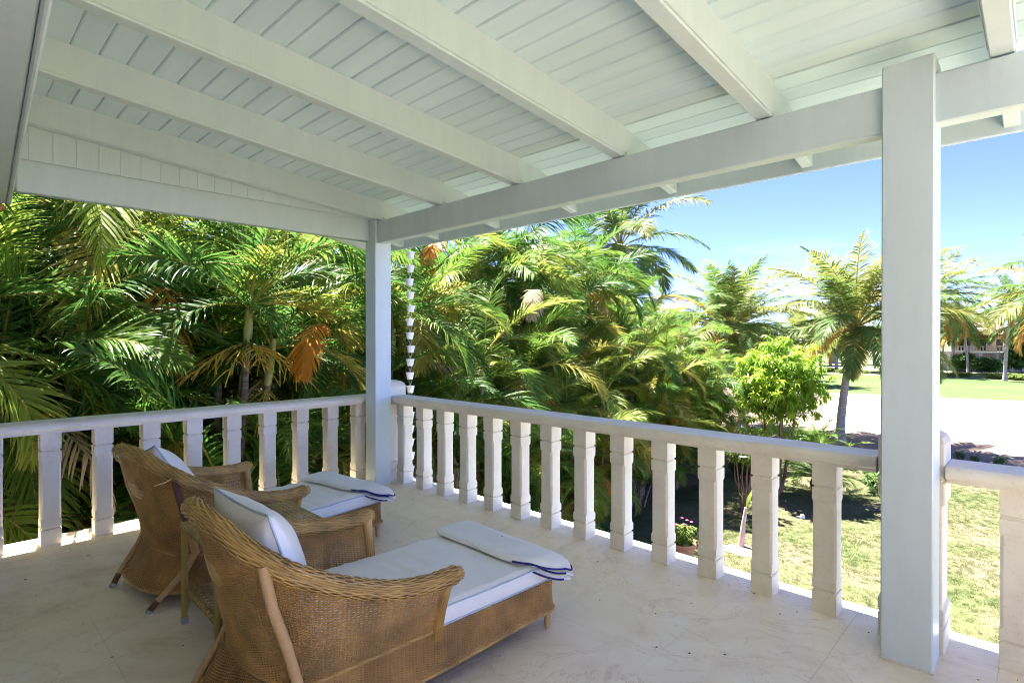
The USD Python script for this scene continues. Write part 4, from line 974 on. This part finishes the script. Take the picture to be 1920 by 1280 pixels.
def blob_points(rng, n, radii, lumps=7, shell=.55):
    """points spread through an uneven crown made of overlapping lobes"""
    c = rng.normal(0, 1, (lumps, 3)); c = unit(c) * rng.uniform(.25, .68, (lumps, 1)); c[:, 2] = np.abs(c[:, 2]) * .8 - .18
    rr = rng.uniform(.34, .60, lumps); c = np.vstack([c, [0, 0, 0]]); rr = np.r_[rr, .62]
    k = rng.choice(len(rr), n, p=rr ** 2 / (rr ** 2).sum()); d = unit(rng.normal(0, 1, (n, 3)))
    p = c[k] + d * (rr[k] * rng.uniform(shell, 1, n) ** .5)[:, None]
    return p * np.asarray(radii)

def leafy(rng, n, radii, nl, ln, lw, e=(-60, 50), lumps=7):
    P = blob_points(rng, n, radii, lumps); ms, us = [], []
    for p in P:
        m, u = leaf_cluster(rng, nl, ln, lw, e, p); ms.append(m); us.append(u)
    return cat_m(ms), np.vstack(us)

def branches(rng, base, ends, r=.03):
    ms = []
    for e in ends:
        q = np.linspace(0, 1, 6)[:, None]; b = np.asarray(base) + (np.asarray(e) - base) * q + rng.normal(0, .03, (6, 3)) * np.sin(q * PI); ms.append(tube(b, r * (1.1 - .8 * q[:, 0]), 6))
    return ms

rng = np.random.default_rng(31)
mg = thing("mango_tree", "bright lime green mango tree with drooping leaves left of the big post", "tree", (-6.4, 19.3, GZ))
for i in range(4):
    a = i * 1.7; part("trunk", tube(np.c_[np.linspace(.06 * math.cos(a), .5 * math.cos(a), 10), np.linspace(.06 * math.sin(a), .5 * math.sin(a), 10), np.linspace(0, 2.6, 10)] + rng.normal(0, .012, (10, 3)), np.linspace(.06, .03, 10), 8), M["twig"], mg, smooth=50)
cc = np.array([0, 0, 3.72]); P = blob_points(np.random.default_rng(8), 300, (1.85, 1.85, 2.05), 11, .75)
for b in branches(rng, cc - [0, 0, 1.3], P[:26] * .85 + cc, .03): part("branch", b, M["twig"], mg)
lowp = rng.uniform(-1, 1, (34, 3)) * [1.25, 1.25, .3] + [0, 0, -1.75]; P[:34] = lowp
P = P + rng.normal(0, .09, P.shape)
P = P[np.argsort(P[:, 2])]
for i, p in enumerate(P):
    d = np.linalg.norm(p / [1.85, 1.85, 2.05])
    m, u = leaf_cluster(rng, int(rng.integers(15, 22)), .29, .066, (-65, 40), p + cc)
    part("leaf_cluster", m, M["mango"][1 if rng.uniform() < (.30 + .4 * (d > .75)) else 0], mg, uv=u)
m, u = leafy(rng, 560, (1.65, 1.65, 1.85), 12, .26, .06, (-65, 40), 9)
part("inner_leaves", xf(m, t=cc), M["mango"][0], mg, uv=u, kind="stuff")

def shrub(name, label, cat, loc, radii, n, nl, ln, lw, mt, seed, group=None, rz=0, zc=None, stems=5, scale=1.0):
    rng = np.random.default_rng(seed); t = thing(name, label, cat, loc, rz, group, scale)
    z0 = radii[2] * .85 if zc is None else zc
    m, u = leafy(rng, n, radii, nl, ln, lw)
    part("foliage", xf(m, t=(0, 0, z0)), mt, t, uv=u)
    for i in range(stems):
        a = i * 6.28 / stems; e = np.array([radii[0] * .45 * math.cos(a), radii[1] * .45 * math.sin(a), z0])
        part("stem", branches(rng, np.array([.05 * math.cos(a), .05 * math.sin(a), 0]), [e], .022)[0], M["twig"], t)
    return t
sh = shrub("flowering_shrub", "thin multi-stemmed shrub with white flowers in front of the mango tree", "shrub", (-6.35, 16.2, GZ), (.62, .62, .42), 90, 7, .15, .06, M["shrub"][1], 41, zc=1.72, stems=9)
rng = np.random.default_rng(42)
for i in range(9):
    p = np.array([rng.normal(0, .3), rng.normal(0, .3) - .15, 1.95 + rng.normal(0, .12)]); ms = []
    for q in range(5):
        a = q * 1.2566; ms.append(xf(lathe([(0, .004), (.03, 0), (.045, .012), (.03, .016), (0, .01)], 8), s=1.2, t=p + np.array([.05 * math.cos(a), .05 * math.sin(a), .0])))
    part("flower", cat_m(ms), M["petal"], sh)
sp = thing("banana_sapling", "young pale-stemmed sapling standing in bare soil on the lawn", "sapling", (-5.4, 13.65, GZ))
part("trunk", tube(curve_path((0, 0, .0), .95, .10, .4, 14), np.linspace(.075, .035, 14), 10), noisy("sapling_sheath", (.36, .25, .2), (.6, .48, .44), 8, .6, stretch=(2, 2, .6)), sp, smooth=50)
rng = np.random.default_rng(44)
for k, (az, e0, ln) in enumerate(((.4, 80, .7), (1.2, 72, .5), (3.6, 78, .45))):
    n_s = 9; s = np.linspace(0, 1, n_s); e = math.radians(e0) - .5 * s ** 2
    P = np.c_[np.cumsum(np.cos(e)) * ln / n_s * math.cos(az) + .09, np.cumsum(np.cos(e)) * ln / n_s * math.sin(az) + .04, .88 + np.cumsum(np.sin(e)) * ln / n_s]
    wdt = .055 * np.sin(PI * np.clip(s, .06, 1)) ** .6; S = np.array([-math.sin(az), math.cos(az), 0])
    g = grid(np.stack([P - S * wdt[:, None], P, P + S * wdt[:, None]], 0) + np.array([[[0, 0, .02]], [[0, 0, 0]], [[0, 0, .02]]]))
    uv = np.stack([np.broadcast_to(s * .8, (3, n_s)), np.full((3, n_s), .6)], -1).reshape(-1, 2)
    part("leaf", g, M["shrub"][1], sp, uv=uv)
single("bare_soil_patch", sheet(wobble([(-5.75, 13.1), (-5.1, 13.0), (-4.85, 13.35), (-5.1, 13.75), (-5.6, 13.7)], .03, .2, 9), G + .008), M["bare"], "pinkish bare soil patch at the foot of the sapling", kind="structure")
single("hedge_bed", sheet(wobble([(-13.5, -25), (-8.9, -25), (-8.4, 4), (-8.4, 10), (-8.9, 14), (-9.2, 24.5), (-13, 25)], .15, .8, 10), G + .008), M["soil"], "dark soil bed under the palm hedge", kind="structure")

# arching date palm low on the lawn
rng = np.random.default_rng(51)
dp = thing("date_palm", "low arching date palm with a stubby brown trunk on the lawn", "palm", (-5.4, 20.2, GZ))
part("trunk", lathe([(.0, 0), (.2, 0), (.30, .12), (.34, .3), (.28, .45), (.1, .5), (0, .5)], 14), M["fibre"], dp, smooth=40)
for i in range(26):
    q = (i + .5) / 26; f, uv, _ = frond(rng, rng.uniform(1.6, 2.2), math.radians(78 - 62 * q), math.radians(75 + 25 * q), n=40, leaf=.34, lw=.024, vee=.3, sag=.2, start=.12, rach=.018, a0=58, a1=30, roll=rng.normal(0, .5), segs=3)
    part("frond", rot(f, i * 2.39996, (0, 0, .45)), M["areca"][0 if rng.uniform() < .6 else 1], dp, uv=uv)
copy_of(dp, "second low date palm half hidden behind the railing near the coconut trunk", (-7.3, 27.2, GZ), 1.3, .8)
# planter
pt = thing("flower_pot", "terracotta pot at the lawn edge below the railing", "pot", (-6.0, 11.75, GZ))
part("pot", lathe([(0, .0), (.20, 0), (.30, .36), (.34, .40), (.34, .47), (.31, .47), (.30, .42), (0, .41)], 22), M["terracotta"], pt, smooth=35)
part("soil", lathe([(0, .425), (.29, .425)], 16), M["soil"], pt)
fp = shrub("potted_plant", "leafy plant with pink flowers spilling from the terracotta pot", "plant", (-6.0, 11.75, GZ + .42), (.42, .42, .34), 130, 7, .10, .055, M["shrub"][1], 61, zc=.22, stems=4)
rng = np.random.default_rng(62)
for i in range(10):
    p = np.array([rng.normal(0, .2), rng.normal(0, .2), .48 + rng.normal(0, .05)]); part("flower", xf(lathe([(0, .01), (.02, .012), (.036, .004), (.02, 0), (0, 0)], 8), t=p), M["pink"], fp)
# coiled hose
q = np.linspace(0, 2 * PI * 5, 160); single("garden_hose", tube(np.c_[(.16 + .006 * q) * np.cos(q) - 8.45, (.16 + .006 * q) * np.sin(q) + 12.3, G + .03 + .012 * np.sin(q * 1.7) ** 2 + .0018 * q], .014, 6), M["hose"], "coiled teal garden hose lying under the hedge", "hose", smooth=True)
lt = thing("garden_light", "small white and dark object lying on the open lawn", "lamp", (-5.0, 16.95, GZ))
part("housing", lathe([(0, 0), (.06, 0), (.07, .06), (.05, .11), (0, .12)], 12), M["porcelain"], lt, smooth=40); part("base", xf(lathe([(0, 0), (.05, 0), (.05, .05), (0, .06)], 10), t=(-.11, -.03, 0)), M["cap"], lt)  # small white shape beside a grey one, of no known kind
# small plants at the edge of the sand
gs = "small leafy plants at the sand edge"
pl = shrub("small_plant", "first small leafy plant right of the big post at the sand edge", "plant", (-2.6, 28.9, GZ), (.28, .28, .34), 22, 6, .16, .07, M["shrub"][0], 71, gs, stems=3)
for i, (x, y, s) in enumerate(((-2.1, 28.6, .9), (-1.3, 28.8, 1.05), (-.4, 29.3, 1.0), (-.15, 29.0, .8), (-6.3, 27.0, 1.2), (-7.9, 26.6, 1.3))):
    copy_of(pl, ("second small leafy plant right of the big post at the sand edge", "third small leafy plant right of the big post at the sand edge", "fourth small leafy plant right of the big post, nearest the picture edge", "lowest small leafy plant at the far right sand edge", "small leafy plant at the sand edge just left of the big post", "small leafy plant at the sand edge behind the date palm")[i], (x, y, GZ), i * 1.4, s, gs)
bush = shrub("round_bush", "dense dark green bush at the right end of the date palm", "bush", (-4.0, 21.6, GZ), (.8, .8, .6), 170, 8, .16, .07, M["shrub"][0], 81)
copy_of(bush, "dark bush under the mango tree beside its trunks", (-7.9, 20.4, GZ), 2.0, .9)
copy_of(bush, "low bush at the foot of the large coconut palm", (-8.4, 28.6, GZ), 4.0, .7)

# grass tufts on the visible lawn
gi = UsdGeom.PointInstancer.Define(stage, "/World/lawn_grass"); tag(gi.GetPrim(), "short green and straw grass of the near lawn", "grass", kind="stuff")
protos = UsdGeom.Scope.Define(stage, "/World/lawn_grass/tufts"); rng = np.random.default_rng(91); tg = []
for i in range(4):
    nb = 22; a = rng.uniform(0, 6.28, nb); l = rng.uniform(.022, .048, nb); p0 = np.c_[rng.normal(0, .05, (nb, 2)), np.zeros(nb)]
    S = np.c_[-np.sin(a), np.cos(a), np.zeros(nb)] * .0035; ln = np.c_[np.cos(a), np.sin(a), np.zeros(nb)] * (l * rng.uniform(.2, .9, nb))[:, None]
    V = np.stack([p0 - S, p0 + S, p0 + ln + np.c_[np.zeros((nb, 2)), l]], 1).reshape(-1, 3); F = np.arange(nb * 3).reshape(-1, 3)
    uv = np.stack([np.broadcast_to([0, 0, 1.0], (nb, 3)), np.broadcast_to(rng.uniform(0, 1, nb)[:, None], (nb, 3))], -1).reshape(-1, 2)
    pth = f"/World/lawn_grass/tufts/tuft_{i:03d}"; usdkit.mesh(stage, pth, (V, F), M["blade"][i % 2], uv=uv); tg.append(pth)
N_ = 60000; xy = np.c_[rng.uniform(-8.8, 4.0, N_), 4.2 + 25 * rng.uniform(0, 1, N_) ** 1.25]
nz = meshkit.fbm(np.c_[xy * .55, np.zeros(N_)], 4, 3); dry = (nz + rng.normal(0, .05, N_)) > .53
keep = rng.uniform(0, 1, N_) < np.where(dry, .55, 1.0); xy, dry = xy[keep], dry[keep]
gi.CreatePrototypesRel().SetTargets([Sdf.Path(p) for p in tg])
gi.CreateProtoIndicesAttr(Vt.IntArray.FromNumpy((2 * rng.integers(0, 2, len(xy)) + dry).astype(np.int32)))
gi.CreatePositionsAttr(Vt.Vec3fArray.FromNumpy(np.c_[xy, np.full(len(xy), G + .006)].astype(np.float32)))
ang = rng.uniform(0, 6.28, len(xy)); qh = np.zeros((len(xy), 4), np.float32); qh[:, 0] = np.cos(ang / 2); qh[:, 3] = np.sin(ang / 2)
gi.CreateOrientationsAttr(Vt.QuathArray([Gf.Quath(float(a), 0, 0, float(d)) for a, d in zip(qh[:, 0], qh[:, 3])]))
sc = rng.uniform(.5, .95, len(xy)); gi.CreateScalesAttr(Vt.Vec3fArray.FromNumpy(np.repeat(sc[:, None], 3, 1).astype(np.float32)))
# ------------------------------------------------------------------ distant house and planting
hp = thing("far_house", "distant two storey pink house with hipped terracotta roof and balcony", "house", (-8.1, 116.0, GZ), math.radians(4), None, .92)
part("upper_wall", box(-4.0, 4.0, .6, 8.0, 3.3, 6.05, .02), M["pink_wall"], hp)
part("ground_wall", box(-9.0, 5.6, .6, 8.0, 0, 3.0, .02), M["pink_wall"], hp)
part("balcony_slab", box(-9.4, 6.0, -1.8, .58, 3.02, 3.26, .03), M["cream"], hp)
def hip(x0, x1, y0, y1, z, r, rise):
    v = np.array([(x0, y0, z), (x1, y0, z), (x1, y1, z), (x0, y1, z), (x0 + r, (y0 + y1) / 2, z + rise), (x1 - r, (y0 + y1) / 2, z + rise), (x0, y0, z - .15), (x1, y0, z - .15), (x1, y1, z - .15), (x0, y1, z - .15)])
    m = trimesh.convex.convex_hull(v); return np.array(m.vertices), np.array(m.faces)
rp = part("roof", hip(-4.9, 4.9, -.4, 9.0, 6.22, 3.3, 2.6), M["roof_tile"], hp)
for k in range(10):
    q = k / 10; part("tile_course", box(-4.9 + 3.3 * q, 4.9 - 3.3 * q, -.4 + 4.7 * q - .02, -.4 + 4.7 * q + .10, 6.22 + 2.6 * q + .02, 6.22 + 2.6 * q + .10, .02), M["roof_tile"], hp)
part("eave", box(-4.7, 4.7, -.2, 8.6, 6.055, 6.065, .002), M["cream"], hp)
for x in (-2.6, 0.4, 2.6):
    w = part("window", box(x - .55, x + .55, .55, .62, 3.35, 5.5, .01), M["cream"], hp); part("pane", box(x - .42, x + .42, .52, .545, 3.45, 5.38, .005), M["dark_glass"], hp)
for x in (-8.2, -5.6, -3.4, -1.0, 1.2, 3.4, 5.0):
    part("window", box(x - .6, x + .6, .53, .61, 0.1, 2.5, .01), M["cream"], hp); part("pane", box(x - .48, x + .48, .50, .525, .2, 2.38, .005), M["dark_glass"], hp)
for x in (-9.0, -6.4, -4.2, -2.0, .1, 2.3, 4.2, 5.7):
    part("column", cat_m([box(x - .2, x + .2, -1.7, -1.3, 0, 3.0, .02), box(x - .27, x + .27, -1.77, -1.23, 2.75, 3.01, .02)]), M["cream"], hp)
part("balcony_rail", box(-9.3, 5.9, -1.72, -1.60, 4.12, 4.24, .02), M["cream"], hp)
for x in np.arange(-9.2, 5.9, .42): part("baluster", box(x - .08, x + .08, -1.71, -1.61, 3.262, 4.118, .02), M["cream"], hp)

fb = shrub("far_bush", "big leafy round bush in front of the distant pink house", "bush", (-6.5, 105.6, GZ), (2.1, 2.0, 1.6), 420, 7, .45, .24, M["shrub"][0], 301, stems=3)
copy_of(fb, "dark tall bush right of the distant pink house", (-3.2, 112.6, GZ), 1.0, (1.3, 1.3, 2.0))
copy_of(fb, "round bush left of the distant house entrance", (-10.3, 111.5, GZ), 2.0, .9)
copy_of(fb, "small bush just right of the big post by the far path", (-13.2, 105.0, GZ), 3.0, .7)
copy_of(fb, "leafy bush hiding the left half of the distant house entrance", (-9.3, 109.5, GZ), 4.4, (1.0, 1.0, 1.2))
gl = "low planting along the far edge of the fairway"; ll = "low yellow green planting along the far edge of the fairway"
lo = shrub("low_planting", ll, "plant", (-4.5, 93.0, GZ), (2.6, 1.2, .45), 260, 6, .35, .12, M["shrub"][1], 302, gl, stems=2)
for i in range(1, 13): copy_of(lo, ll, (-4.5 - 4.1 * i + (i % 3) * .6 + 8, 92.5 + (i % 2) * 1.6 + i * .1, GZ), i * 1.1, .9 + .1 * (i % 3), gl)
gt = "dark trees of the far treeline"; ltl = "dark rounded tree in the far treeline behind the fairway"
rng = np.random.default_rng(303)
ft = thing("broadleaf_tree", ltl, "tree", (-30, 118, GZ), 0, gt)
m, u = leafy(rng, 900, (4.2, 4.2, 3.4), 7, .8, .42, lumps=10)
part("crown", xf(m, t=(0, 0, 4.6)), M["shrub"][2], ft, uv=u)
part("trunk", tube(curve_path((0, 0, 0), 4.2, .3, 1.0, 8), np.linspace(.3, .14, 8), 8), M["bark"], ft, smooth=50)
spots = [(-36, 112), (-43, 108), (-24, 124), (-17, 128), (-50, 104), (-58, 98), (-66, 92), (-1, 130), (6, 128), (14, 132), (-33, 132), (-46, 122), (-56, 114), (-70, 106), (-80, 96), (-12, 140), (22, 128)]
for i, (x, y) in enumerate(spots): copy_of(ft, ltl, (x, y, GZ), i * 1.3, .85 + .12 * (i % 4), gt)
